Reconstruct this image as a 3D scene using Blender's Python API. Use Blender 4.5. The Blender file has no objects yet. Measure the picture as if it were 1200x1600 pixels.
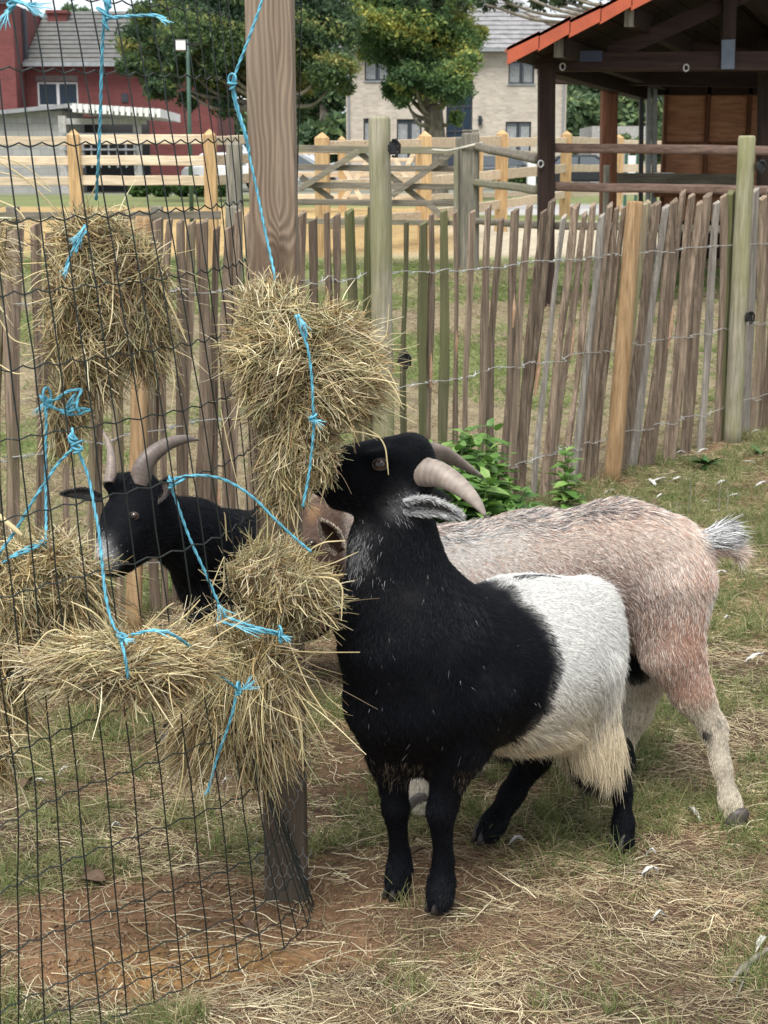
import bpy, math, random
import numpy as np
from mathutils import Vector, Matrix

random.seed(7)
rng = np.random.default_rng(7)
R = math.radians
S = bpy.context.scene
C = bpy.data.collections.new('place'); S.collection.children.link(C)

# ---------------------------------------------------------------- camera, sky, sun, exposure
CH, PIT, FP = 1.34, R(13.0), 2300.0           # eye height, downward pitch, focal length in px of the 1200x1600 photo
cam = bpy.data.cameras.new('camera'); cam_o = bpy.data.objects.new('camera', cam); C.objects.link(cam_o)
cam_o.location = (0, 0, CH); cam_o.rotation_euler = (R(90) - PIT, 0, 0)
cam.sensor_fit = 'VERTICAL'; cam.sensor_height = 36.0; cam.lens = 36.0 * FP / 1600.0
cam.clip_start = 0.05; cam.clip_end = 2000
cam.dof.use_dof = True; cam.dof.focus_distance = 2.75; cam.dof.aperture_fstop = 17
S.camera = cam_o

w = bpy.data.worlds.new('World'); S.world = w; w.use_nodes = True
nt = w.node_tree; nt.nodes.clear()
sky = nt.nodes.new('ShaderNodeTexSky'); sky.sky_type = 'NISHITA'; sky.sun_disc = False
SUN_EL, SUN_AZ = R(62), R(200)
sky.sun_elevation = SUN_EL; sky.sun_rotation = SUN_AZ; sky.dust_density = 2.0
mx = nt.nodes.new('ShaderNodeMixRGB'); mx.inputs[0].default_value = 0.80; mx.inputs[2].default_value = (5.9, 6.15, 6.35, 1)
bg = nt.nodes.new('ShaderNodeBackground'); bg.inputs[1].default_value = 0.10
wo = nt.nodes.new('ShaderNodeOutputWorld')
nt.links.new(sky.outputs[0], mx.inputs[1]); nt.links.new(mx.outputs[0], bg.inputs[0]); nt.links.new(bg.outputs[0], wo.inputs[0])

sl = bpy.data.lights.new('sun', 'SUN'); sl.energy = 2.8; sl.angle = R(38); sl.color = (1, .97, .92)
so = bpy.data.objects.new('sun', sl); C.objects.link(so)
sd = Vector((math.sin(SUN_AZ) * math.cos(SUN_EL), math.cos(SUN_AZ) * math.cos(SUN_EL), math.sin(SUN_EL)))
so.rotation_euler = sd.to_track_quat('Z', 'Y').to_euler(); so.location = (0, -5, 10)

S.view_settings.view_transform = 'Standard'; S.view_settings.look = 'None'
S.view_settings.exposure = 0.92; S.view_settings.gamma = 1; S.view_settings.use_curve_mapping = False
S.render.engine = 'CYCLES'; S.cycles.max_bounces = 5; S.cycles.transparent_max_bounces = 6
try: S.cycles_curves.subdivisions = 2
except Exception: pass

# ---------------------------------------------------------------- helpers
cp, sp = math.cos(PIT), math.sin(PIT)
def P(px, py, Y):
    """the place at distance Y (m, along the ground) that the photo shows at (px, py)"""
    u = (px - 600) / FP; v = (800 - py) / FP
    t = Y / (cp + v * sp)
    return np.array([u * t, Y, CH + (-sp + v * cp) * t])
def Z(py, Y):
    return P(600, py, Y)[2]
PROF = np.array([(0, 0), (8, 0), (16, .32), (24, .6), (35, .62), (80, .6), (300, 1.0), (900, 3)])
def gz(x, y):
    return np.interp(y, PROF[:, 0], PROF[:, 1])
def G(px, Y):
    """point on the ground at distance Y in the column px"""
    z = float(gz(0, Y)); d = Y * cp + (CH - z) * sp
    return np.array([(px - 600) / FP * d, Y, z])

def _lat(seed):
    return np.random.default_rng(seed).random((64, 64))
_L = {}
def vnoise(x, y, s=1.0, seed=0):
    if seed not in _L: _L[seed] = _lat(seed)
    L = _L[seed]; x = np.asarray(x, float) / s + 100.3; y = np.asarray(y, float) / s + 57.7
    xi = np.floor(x).astype(int); yi = np.floor(y).astype(int); fx = x - xi; fy = y - yi
    fx = fx * fx * (3 - 2 * fx); fy = fy * fy * (3 - 2 * fy)
    a = L[xi % 64, yi % 64]; b = L[(xi + 1) % 64, yi % 64]; c = L[xi % 64, (yi + 1) % 64]; d = L[(xi + 1) % 64, (yi + 1) % 64]
    return (a * (1 - fx) + b * fx) * (1 - fy) + (c * (1 - fx) + d * fx) * fy
def fbm(x, y, s=1.0, seed=0, o=4):
    r = 0; a = 1; t = 0
    for i in range(o):
        r = r + a * vnoise(x, y, s / 2 ** i, seed + i); t += a; a *= .55
    return r / t
def sstep(a, b, x):
    t = np.clip((np.asarray(x, float) - a) / (b - a), 0, 1); return t * t * (3 - 2 * t)
def nrm(v):
    v = np.asarray(v, float); return v / (np.linalg.norm(v, axis=-1, keepdims=True) + 1e-12)

def mesh(name, V, F, smooth=False, mats=None, fm=None):
    me = bpy.data.meshes.new(name)
    V = np.asarray(V, np.float32).reshape(-1, 3)
    if isinstance(F, np.ndarray):
        n, k = F.shape
        me.vertices.add(len(V)); me.vertices.foreach_set('co', V.ravel())
        me.loops.add(n * k); me.loops.foreach_set('vertex_index', F.astype(np.int32).ravel())
        me.polygons.add(n); me.polygons.foreach_set('loop_start', np.arange(0, n * k, k, dtype=np.int32))
        try: me.polygons.foreach_set('loop_total', np.full(n, k, np.int32))
        except Exception: pass
        me.update(calc_edges=True); me.validate()
    else:
        me.from_pydata([tuple(v) for v in V.tolist()], [], [tuple(f) for f in F]); me.update()
    if smooth: me.polygons.foreach_set('use_smooth', np.ones(len(me.polygons), bool))
    for m in (mats or []): me.materials.append(m)
    if fm is not None and len(fm) == len(me.polygons): me.polygons.foreach_set('material_index', np.asarray(fm, np.int32))
    return me
def link(name, me, parent=None, loc=None, **kw):
    o = bpy.data.objects.new(name, me); C.objects.link(o)
    if loc is not None: o.location = loc
    if parent is not None:
        o.parent = parent
        if loc is None: o.location = -parent.location if parent.parent is None else (-parent.parent.location - parent.location)
    for k, v in kw.items(): o[k] = v
    return o
def W(o):                                                   # world location of an unrotated object
    l = o.location.copy()
    while o.parent: o = o.parent; l = l + o.location
    return l
def thing(name, loc, label, cat, group=None):
    o = bpy.data.objects.new(name, None); C.objects.link(o); o.location = loc; o.empty_display_size = .1
    o['label'] = label; o['category'] = cat
    if group: o['group'] = group
    return o

class MB:
    """collects shapes in world coordinates and links them as one mesh object"""
    def __init__(s): s.V = []; s.F = []; s.n = 0
    def add(s, V, F):
        V = np.asarray(V, float); s.V.append(V); n = s.n
        s.F += [tuple(int(i) + n for i in f) for f in F]; s.n += len(V); return s
    def box(s, a, b, M=None):
        a = np.asarray(a, float); b = np.asarray(b, float); a, b2 = np.minimum(a, b), np.maximum(a, b)
        x0, y0, z0 = a; x1, y1, z1 = b2
        V = np.array([(x0, y0, z0), (x1, y0, z0), (x1, y1, z0), (x0, y1, z0), (x0, y0, z1), (x1, y0, z1), (x1, y1, z1), (x0, y1, z1)])
        if M is not None: V = V @ np.array(M.to_3x3()).T + np.array(M.translation)
        return s.add(V, [(0, 3, 2, 1), (4, 5, 6, 7), (0, 1, 5, 4), (1, 2, 6, 5), (2, 3, 7, 6), (3, 0, 4, 7)])
    def beam(s, a, b, wd, ht, up=(0, 0, 1), jit=0):
        """rectangular bar from a to b; ht is measured along up"""
        a = np.asarray(a, float); b = np.asarray(b, float); d = nrm(b - a); u = np.asarray(up, float)
        r = nrm(np.cross(d, u)); u = np.cross(r, d); n = max(1, 1 if not jit else int(np.linalg.norm(b - a) / .25))
        V = []; 
        for i in range(n + 1):
            c = a + (b - a) * i / n
            if jit: c = c + u * random.uniform(-jit, jit) + r * random.uniform(-jit, jit)
            for sx, sy in ((-1, -1), (1, -1), (1, 1), (-1, 1)): V.append(c + r * sx * wd / 2 + u * sy * ht / 2)
        F = [(3, 2, 1, 0), tuple(4 * n + i for i in range(4))]
        for i in range(n):
            for k in range(4): F.append((4 * i + k, 4 * i + (k + 1) % 4, 4 * i + 4 + (k + 1) % 4, 4 * i + 4 + k))
        return s.add(V, F)
    def tube(s, pts, r, seg=8, cap=True, flat=None, flat_k=1.0):
        V, F = tubeVF(pts, r, seg, cap, flat, flat_k); return s.add(V, F)
    def prism(s, poly, a, b):
        """polygon (list of 3D points) extruded by vector b-a"""
        poly = np.asarray(poly, float); e = np.asarray(b, float) - np.asarray(a, float); n = len(poly)
        return s.add(np.vstack([poly, poly + e]), [tuple(range(n))[::-1], tuple(range(n, 2 * n))] + [(i, (i + 1) % n, n + (i + 1) % n, n + i) for i in range(n)])
    def obj(s, name, mat, parent=None, smooth=False, bevel=0, **kw):
        V = np.vstack(s.V)
        if parent is None:
            c = np.array([(V[:, 0].min() + V[:, 0].max()) / 2, (V[:, 1].min() + V[:, 1].max()) / 2, V[:, 2].min()])
            me = mesh(name, V - c, s.F, smooth, [mat]); o = link(name, me, None, Vector(c), **kw)
        else:
            pw = W(parent); me = mesh(name, V - np.array(pw), s.F, smooth, [mat]); o = bpy.data.objects.new(name, me); C.objects.link(o); o.parent = parent
            for k, v in kw.items(): o[k] = v
        if bevel:
            m = o.modifiers.new('bevel', 'BEVEL'); m.width = bevel; m.segments = 2; m.limit_method = 'ANGLE'
        return o

def crom(pts, n=8):
    pts = np.asarray(pts, float); p = np.vstack([2 * pts[0] - pts[1], pts, 2 * pts[-1] - pts[-2]]); out = []
    for i in range(1, len(p) - 2):
        for t in np.linspace(0, 1, n, endpoint=False):
            a, b, c, d = p[i - 1], p[i], p[i + 1], p[i + 2]
            out.append(.5 * ((2 * b) + (c - a) * t + (2 * a - 5 * b + 4 * c - d) * t * t + (3 * b - a - 3 * c + d) * t ** 3))
    out.append(pts[-1]); return np.array(out)
def frames(pts):
    pts = np.asarray(pts, float); T = nrm(np.gradient(pts, axis=0)); U = np.zeros_like(T)
    a = np.array([0, 0, 1.]) if abs(T[0][2]) < .9 else np.array([1., 0, 0])
    u = nrm(np.cross(np.cross(T[0], a), T[0]))
    for i in range(len(T)):
        u = nrm(u - T[i] * np.dot(u, T[i])); U[i] = u
    return T, U, np.cross(T, U)
def tubeVF(pts, r, seg=8, cap=True, flat=None, flat_k=1.0):
    pts = np.asarray(pts, float); n = len(pts); r = np.broadcast_to(np.asarray(r, float), (n,))
    T, U, B = frames(pts); a = np.arange(seg) * 2 * math.pi / seg
    V = pts[:, None] + r[:, None, None] * (U[:, None] * np.cos(a)[None, :, None] + B[:, None] * np.sin(a)[None, :, None])
    if flat is not None:
        fl = nrm(flat); o = V - pts[:, None]; k = (o @ fl)[..., None] * fl; V = pts[:, None] + o + k * (flat_k - 1)
    V = V.reshape(-1, 3); F = []
    for i in range(n - 1):
        for k in range(seg): F.append((i * seg + k, i * seg + (k + 1) % seg, (i + 1) * seg + (k + 1) % seg, (i + 1) * seg + k))
    if cap: F.append(tuple(range(seg))[::-1]); F.append(tuple((n - 1) * seg + k for k in range(seg)))
    return V, F

def strands(name, pts, rad, col, mat, parent=None, loc=(0, 0, 0), **kw):
    """pts (N,K,3) world, rad (N,K) or (K,), col (N,3): thin stems or hairs as one curves object"""
    N, K, _ = pts.shape; cu = bpy.data.hair_curves.new(name); cu.add_curves([K] * N)
    off = np.array(W(parent)) if parent is not None else np.array(loc)
    cu.attributes['position'].data.foreach_set('vector', (pts - off).astype(np.float32).ravel())
    ra = cu.attributes.get('radius') or cu.attributes.new('radius', 'FLOAT', 'POINT')
    ra.data.foreach_set('value', np.broadcast_to(rad, (N, K)).astype(np.float32).ravel())
    ca = cu.attributes.new('tint', 'FLOAT_COLOR', 'CURVE')
    ca.data.foreach_set('color', np.hstack([np.clip(col, 0, 1), np.ones((N, 1))]).astype(np.float32).ravel())
    cu.materials.append(mat)
    o = bpy.data.objects.new(name, cu); C.objects.link(o)
    if parent is not None: o.parent = parent
    else: o.location = loc
    for k, v in kw.items(): o[k] = v
    return o

# ---------------------------------------------------------------- materials
class NT:
    def __init__(s, name):
        s.m = bpy.data.materials.new(name); s.m.use_nodes = True; s.t = s.m.node_tree; s.b = s.t.nodes['Principled BSDF']
        s.b.inputs['Roughness'].default_value = .85
    def n(s, typ, **kw):
        x = s.t.nodes.new('ShaderNode' + typ)
        for k, v in kw.items():
            if isinstance(k, str) and hasattr(x, k): setattr(x, k, v)
            else: x.inputs[k].default_value = v
        return x
    def l(s, a, b): s.t.links.new(a, b); return s
    def coord(s, out='Object', scale=(1, 1, 1), rot=(0, 0, 0)):
        c = s.n('TexCoord'); m = s.n('Mapping'); m.inputs['Scale'].default_value = scale; m.inputs['Rotation'].default_value = rot
        s.l(c.outputs[out], m.inputs[0]); return m.outputs[0]
    def noise(s, vec, scale, detail=4, rough=.55, dist=0):
        x = s.n('TexNoise'); x.inputs['Scale'].default_value = scale; x.inputs['Detail'].default_value = detail
        x.inputs['Roughness'].default_value = rough; x.inputs['Distortion'].default_value = dist
        if vec is not None: s.l(vec, x.inputs['Vector'])
        return x.outputs['Fac']
    def ramp(s, fac, stops):
        x = s.n('ValToRGB'); e = x.color_ramp.elements
        while len(e) < len(stops): e.new(.5)
        for i, (p, c) in enumerate(stops):
            e[i].position = p; e[i].color = (*c, 1) if not isinstance(c, (int, float)) else (c, c, c, 1)
        s.l(fac, x.inputs[0]); return x.outputs[0]
    def mix(s, fac, a, b, mode='MIX'):
        x = s.n('MixRGB'); x.blend_type = mode
        for i, v in ((0, fac), (1, a), (2, b)):
            if isinstance(v, (int, float)): x.inputs[i].default_value = v if i == 0 else (v, v, v, 1)
            elif isinstance(v, tuple): x.inputs[i].default_value = (*v, 1)
            else: s.l(v, x.inputs[i])
        return x.outputs[0]
    def math(s, op, a, b=0.0, c=None):
        x = s.n('Math'); x.operation = op
        for i, v in ((0, a), (1, b), (2, c)):
            if v is None: continue
            if isinstance(v, (int, float)): x.inputs[i].default_value = v
            else: s.l(v, x.inputs[i])
        return x.outputs[0]
    def bump(s, h, strength=.4, dist=.01):
        x = s.n('Bump'); x.inputs['Strength'].default_value = strength; x.inputs['Distance'].default_value = dist
        s.l(h, x.inputs['Height']); s.l(x.outputs[0], s.b.inputs['Normal']); return s
    def col(s, c):
        if isinstance(c, tuple): s.b.inputs['Base Color'].default_value = (*c, 1)
        else: s.l(c, s.b.inputs['Base Color'])
        return s
    def rnd(s):
        return s.n('ObjectInfo').outputs['Random']

def simple(name, c, rough=.7, metal=0, var=.25, scale=8, bump=.1):
    s = NT(name); v = s.coord(); n = s.noise(v, scale, 5)
    s.col(s.mix(1.0, tuple(c), s.ramp(n, [(.3, 1 - var), (.7, 1 + var * .4)]), 'MULTIPLY'))
    s.b.inputs['Roughness'].default_value = rough; s.b.inputs['Metallic'].default_value = metal
    s.bump(s.noise(v, scale * 6, 4), bump, .004); return s.m
def wood(name, c1, c2, grain=(40, 40, 2.2), lichen=None, lich_amt=.5, rough=.88, perobj=.35, bump=.5, scale=1.0):
    """split or sawn timber: stretched grain, checks, lichen stains; each piece a little different"""
    s = NT(name); v = s.coord('Object', grain); r = s.rnd()
    ad = s.n('VectorMath'); ad.operation = 'ADD'; s.l(v, ad.inputs[0]); cx = s.n('CombineXYZ'); s.l(s.math('MULTIPLY', r, 37.0), cx.inputs[0]); s.l(s.math('MULTIPLY', r, 91.0), cx.inputs[2]); s.l(cx.outputs[0], ad.inputs[1])
    g = s.noise(ad.outputs[0], scale, 6, .65, .6); g2 = s.noise(ad.outputs[0], scale * 3.1, 3, .6)
    k = s.mix(s.ramp(g, [(.3, 0.0), (.72, 1.0)]), tuple(c1), tuple(c2))
    k = s.mix(1.0, k, s.ramp(g2, [(.25, .6), (.6, 1.1)]), 'MULTIPLY')
    if lichen:
        v2 = s.n('VectorMath'); v2.operation = 'ADD'; s.l(s.coord('Object', (6, 6, 2)), v2.inputs[0]); s.l(cx.outputs[0], v2.inputs[1])
        ln = s.noise(v2.outputs[0], 1.2, 5, .6)
        th = s.math('SUBTRACT', ln, s.math('MULTIPLY', s.math('SUBTRACT', 1.0, s.math('POWER', r, 1.5)), 1 - lich_amt) if lich_amt < 1 else 0.0)
        k = s.mix(s.ramp(th, [(.36, 0.0), (.66, .75)]), k, tuple(lichen))
    k = s.mix(1.0, k, s.ramp(r, [(0, 1 - perobj), (1, 1 + perobj * .55)]), 'MULTIPLY')
    s.col(k); s.b.inputs['Roughness'].default_value = rough; s.b.inputs['Specular IOR Level'].default_value = .25
    s.bump(s.math('ADD', g, s.math('MULTIPLY', g2, .5)), bump, .006); return s.m
def tintmat(name, rough=.6, spec=.4, sheen=0, trans=0):
    s = NT(name); a = s.n('Attribute'); a.attribute_name = 'tint'; s.l(a.outputs['Color'], s.b.inputs['Base Color'])
    s.b.inputs['Roughness'].default_value = rough; s.b.inputs['Specular IOR Level'].default_value = spec
    if trans:
        tr = s.n('BsdfTranslucent'); s.l(a.outputs['Color'], tr.inputs[0]); mxs = s.n('MixShader'); mxs.inputs[0].default_value = trans
        s.l(s.b.outputs[0], mxs.inputs[1]); s.l(tr.outputs[0], mxs.inputs[2]); s.l(mxs.outputs[0], s.t.nodes['Material Output'].inputs[0])
    return s.m

M_hay = tintmat('hay_stems', .6, .35, trans=.15)
M_grass = tintmat('grass_blades', .6, .3, trans=.3)
M_coat = tintmat('goat_hair', .36, .2)
M_pale = wood('weathered_chestnut', (.10, .066, .044), (.40, .31, .23), (70, 70, 3.0), (.17, .18, .08), .40, perobj=.45, bump=.9)
M_palegreen = wood('mossy_chestnut', (.085, .08, .045), (.2, .18, .11), (55, 55, 2.5), (.13, .14, .055), 1.0, perobj=.2, bump=.9)
M_palepink = wood('fresh_torn_chestnut', (.34, .2, .12), (.52, .36, .24), (55, 55, 2.5), perobj=.2)
M_palegrey = wood('silvered_chestnut', (.19, .165, .14), (.42, .38, .33), (55, 55, 2.5), perobj=.2)
M_stake = wood('tan_stake', (.24, .145, .07), (.42, .29, .165), (30, 30, 1.6), perobj=.15)
M_lich = wood('lichened_post', (.22, .20, .15), (.42, .39, .30), (40, 40, 2.6), (.20, .205, .07), 1.0, perobj=.1, bump=.8)
M_yel = wood('new_yellow_timber', (.42, .26, .12), (.58, .41, .22), (14, 14, 1.2), perobj=.15)
M_yelr = wood('new_pale_rail', (.56, .44, .30), (.72, .60, .44), (1.2, 14, 14), perobj=.18)
M_greyw = wood('old_grey_timber', (.13, .12, .095), (.3, .28, .23), (18, 18, 1.5), (.2, .21, .12), .5, perobj=.2)
M_greyr = wood('old_grey_rail', (.12, .105, .08), (.28, .25, .2), (1.5, 18, 18), (.17, .18, .1), .5, perobj=.2)
M_brownrail = wood('brown_round_rail', (.1, .06, .045), (.26, .18, .145), (1.5, 20, 20), perobj=.15)
M_barn = wood('dark_stained_timber', (.018, .011, .009), (.05, .03, .024), (14, 14, 1.0), perobj=.2, bump=.2)
M_barnr = wood('red_stained_post', (.11, .045, .025), (.23, .10, .055), (14, 14, 1.0), perobj=.15, bump=.2)
M_barnx = wood('dark_stained_beam', (.02, .012, .01), (.06, .036, .03), (1.0, 14, 14), perobj=.2, bump=.2)
M_ply = wood('brown_plywood', (.42, .19, .105), (.6, .31, .18), (1.4, 4, 9), perobj=.15, bump=.15)
M_wire = simple('galvanised_wire', (.55, .55, .53), .45, .6, .2)
M_mesh = simple('green_coated_wire', (.007, .013, .011), .45, 0, .3)
M_black = simple('black_plastic', (.012, .012, .013), .4)
M_leaf = tintmat('tree_leaves', .7, .2, trans=.38)
M_bark = wood('tree_bark', (.10, .09, .075), (.3, .27, .22), (9, 9, 3), (.13, .14, .08), .6, perobj=.1, bump=.9)
# ================================================================ THE SETTING
def tri_zone(x, y):
    """weights of the ground's kinds: green, soil"""
    green = fbm(x, y, .55, 11, 5); g2 = fbm(x, y, .16, 31, 3)
    g = .55 * green + .45 * g2
    bias = .07 * sstep(.35, 1.2, x) + .06 * sstep(3.2, 5.0, y) * sstep(-.2, .6, x) - .05 * (1 - sstep(2.2, 2.5, y)) - .03 * sstep(2.7, 3.0, y) * (x < -.1)
    gr = sstep(.45, .64, g + bias)
    # bare patch in front of the post and round the hooves
    d1 = ((x + .33) / .42) ** 2 + ((y - 2.42) / .27) ** 2 + .9 * (fbm(x, y, .2, 5, 3) - .5)
    d2 = ((x + .02) / .26) ** 2 + ((y - 2.66) / .15) ** 2 + .9 * (fbm(x, y, .2, 8, 3) - .5)
    soil = np.maximum(1 - sstep(.55, 1.15, d1), .7 * (1 - sstep(.4, 1.1, d2)))
    soil = np.maximum(soil, .5 * sstep(.6, .72, fbm(x, y, .4, 77, 3)))
    return gr * (1 - .9 * soil), soil

xs = np.concatenate([-np.geomspace(300, 3.1, 26), np.arange(-3, 4.2, .045), np.geomspace(4.25, 300, 26)])
ys = np.concatenate([np.arange(-2, 1.4, .2), np.arange(1.4, 9, .045), np.arange(9, 30, .2), np.geomspace(30.3, 800, 40)])
Xg, Yg = np.meshgrid(xs, ys, indexing='ij')
Zg = gz(Xg, Yg)
near = 1 - sstep(9, 14, Yg)
Zg = Zg + near * (.045 * (fbm(Xg, Yg, .5, 3, 3) - .5) + .034 * (fbm(Xg, Yg, .09, 9, 3) - .5)) - near * 0.004
rub = sstep(8, 9, Yg) * (1 - sstep(16, 17, Yg)); Zg = Zg + near * .02 * tri_zone(Xg, Yg)[1] * (fbm(Xg, Yg, .07, 19, 3) - .5)
Zg = Zg + rub * .12 * (fbm(Xg, Yg, .5, 21, 4) - .5)
sand = sstep(17, 18.5, Yg) * (1 - sstep(30, 33, Yg)) * (1 - sstep(.4, 1.6, Xg - .0 * Yg + .8 * (fbm(Xg, Yg, 3, 41, 3) - .5)))
Zg = Zg + .15 * sand * (fbm(Xg, Yg, 1.2, 23, 4) - .3)
gw, sw = tri_zone(Xg, Yg)
def c3(*c): return np.array(c)[None, None]
f5 = fbm(Xg, Yg, .12, 55, 4)[..., None]; f6 = fbm(Xg, Yg, 1.1, 66, 4)[..., None]
litter = c3(.125, .08, .052) * (.5 + 1.0 * f5); green = c3(.085, .09, .035) * (.6 + .8 * f5)
soilc = c3(.195, .115, .065) * (.45 + 1.1 * f5)
och = np.exp(-(((Xg + .33) / .18) ** 2 + ((Yg - 2.3) / .09) ** 2))[..., None]
soilc = soilc * (1 - och) + c3(.33, .19, .07) * (.6 + .8 * f5) * och
base = litter * (1 - gw[..., None]) + green * gw[..., None]; base = base * (1 - sw[..., None]) + soilc * sw[..., None]
field = c3(.22, .18, .115) * (.6 + .8 * f5); fg = sstep(.46, .62, .6 * f6[..., 0] + .4 * f5[..., 0])[..., None] * .8
field = field * (1 - fg) + c3(.17, .19, .075) * (.7 + .6 * f5) * fg
# beyond the paling: x + behind the paling line
beh = sstep(0, .25, Yg - (5.28 + 1.24 * Xg))[..., None]
base = base * (1 - beh) + field * beh
grassy = c3(.17, .19, .08) * (.5 + 1.0 * fbm(Xg, Yg, .6, 67, 4)[..., None])
k = (sstep(13, 15, Yg))[..., None]; base = base * (1 - k) + grassy * k
path = (sstep(17.0, 18.0, Yg) * (1 - sstep(23, 24, Yg)) * sstep(-.6, .4, Xg))[..., None]
base = base * (1 - path) + c3(.46, .40, .30) * (.8 + .4 * f6) * path
road = (sstep(26, 27, Yg) * (1 - sstep(34, 35, Yg)) * sstep(0, 3, Xg))[..., None]
base = base * (1 - road) + c3(.42, .41, .4) * road
base = base * (1 - sand[..., None]) + c3(.40, .28, .13) * (.6 + .8 * fbm(Xg, Yg, 1.6, 88, 4)[..., None]) * sand[..., None]
yard = (sstep(48, 52, Yg))[..., None]; base = base * (1 - yard * .8) + c3(.2, .2, .18) * yard * .8
s = NT('ground'); a = s.n('Attribute'); a.attribute_name = 'tint'; v = s.coord('Object')
n1 = s.noise(v, 60, 6, .7); n2 = s.noise(v, 9, 5, .6)
s.col(s.mix(1.0, s.mix(1.0, a.outputs['Color'], s.ramp(n1, [(.25, .45), (.7, 1.35)]), 'MULTIPLY'), s.ramp(n2, [(.25, .75), (.75, 1.2)]), 'MULTIPLY'))
s.b.inputs['Roughness'].default_value = .95; s.b.inputs['Specular IOR Level'].default_value = .15
s.bump(n1, .8, .012); M_ground = s.m
nx, ny = Xg.shape; idx = np.arange(nx * ny).reshape(nx, ny)
Fg = np.stack([idx[:-1, :-1], idx[1:, :-1], idx[1:, 1:], idx[:-1, 1:]], -1).reshape(-1, 4)
me = mesh('ground', np.stack([Xg, Yg, Zg], -1).reshape(-1, 3), Fg, True, [M_ground])
ca = me.color_attributes.new('tint', 'FLOAT_COLOR', 'POINT')
ca.data.foreach_set('color', np.concatenate([base.reshape(-1, 3), np.ones((nx * ny, 1))], 1).astype(np.float32).ravel())
link('ground', me, None, Vector((0, 0, 0)), kind='structure')
def zground(x, y):
    ix = np.clip(np.searchsorted(xs, x) - 1, 0, nx - 2); iy = np.clip(np.searchsorted(ys, y) - 1, 0, ny - 2)
    fx = (x - xs[ix]) / (xs[ix + 1] - xs[ix]); fy = (y - ys[iy]) / (ys[iy + 1] - ys[iy])
    return (Zg[ix, iy] * (1 - fx) + Zg[ix + 1, iy] * fx) * (1 - fy) + (Zg[ix, iy + 1] * (1 - fx) + Zg[ix + 1, iy + 1] * fx) * fy

# ---------------------------------------------------------------- houses
def brickmat(name, c1, c2, mortar, bw, bh, msize=.012, swap=True):
    s = NT(name); tc = s.n('TexCoord'); sx = s.n('SeparateXYZ'); s.l(tc.outputs['Object'], sx.inputs[0])
    cb = s.n('CombineXYZ'); s.l(s.math('ADD', sx.outputs[0], sx.outputs[1]), cb.inputs[0]); s.l(sx.outputs[2], cb.inputs[1])
    b = s.n('TexBrick'); s.l(cb.outputs[0], b.inputs['Vector'])
    b.inputs['Color1'].default_value = (*c1, 1); b.inputs['Color2'].default_value = (*c2, 1); b.inputs['Mortar'].default_value = (*mortar, 1)
    b.inputs['Scale'].default_value = 1; b.inputs['Brick Width'].default_value = bw; b.inputs['Row Height'].default_value = bh; b.inputs['Mortar Size'].default_value = msize
    n = s.noise(tc.outputs['Object'], 1.3, 6, .6)
    s.col(s.mix(1.0, b.outputs[0], s.ramp(n, [(.25, .8), (.75, 1.12)]), 'MULTIPLY')); s.bump(b.outputs['Fac'], -.3, .01); return s.m
M_beige = brickmat('beige_brick', (.42, .36, .29), (.55, .48, .4), (.5, .46, .4), .3, .11)
M_redb = brickmat('red_brick', (.125, .03, .028), (.17, .042, .04), (.15, .055, .05), .26, .085)
M_block = brickmat('grey_blocks', (.3, .3, .29), (.4, .4, .38), (.25, .25, .24), .5, .22)
M_tile = simple('grey_roof_tile', (.24, .235, .24), .7, 0, .35, 3)
M_frame = simple('dark_window_frame', (.03, .035, .045), .4)
M_white = simple('white_paint', (.75, .75, .73), .5, 0, .1)
s = NT('window_glass'); s.col((.10, .12, .14)); s.b.inputs['Roughness'].default_value = .08; s.b.inputs['Specular IOR Level'].default_value = .8; M_glass = s.m
s = NT('dark_glass'); s.col((.02, .035, .055)); s.b.inputs['Roughness'].default_value = .15; s.b.inputs['Specular IOR Level'].default_value = .25; M_dglass = s.m
M_curt = simple('pale_curtain', (.42, .43, .42), .8, 0, .3, 6)
M_zinc = simple('zinc_gutter', (.3, .31, .32), .5, .3)
M_concrete = simple('pale_concrete', (.4, .39, .37), .9, 0, .3)

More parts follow.
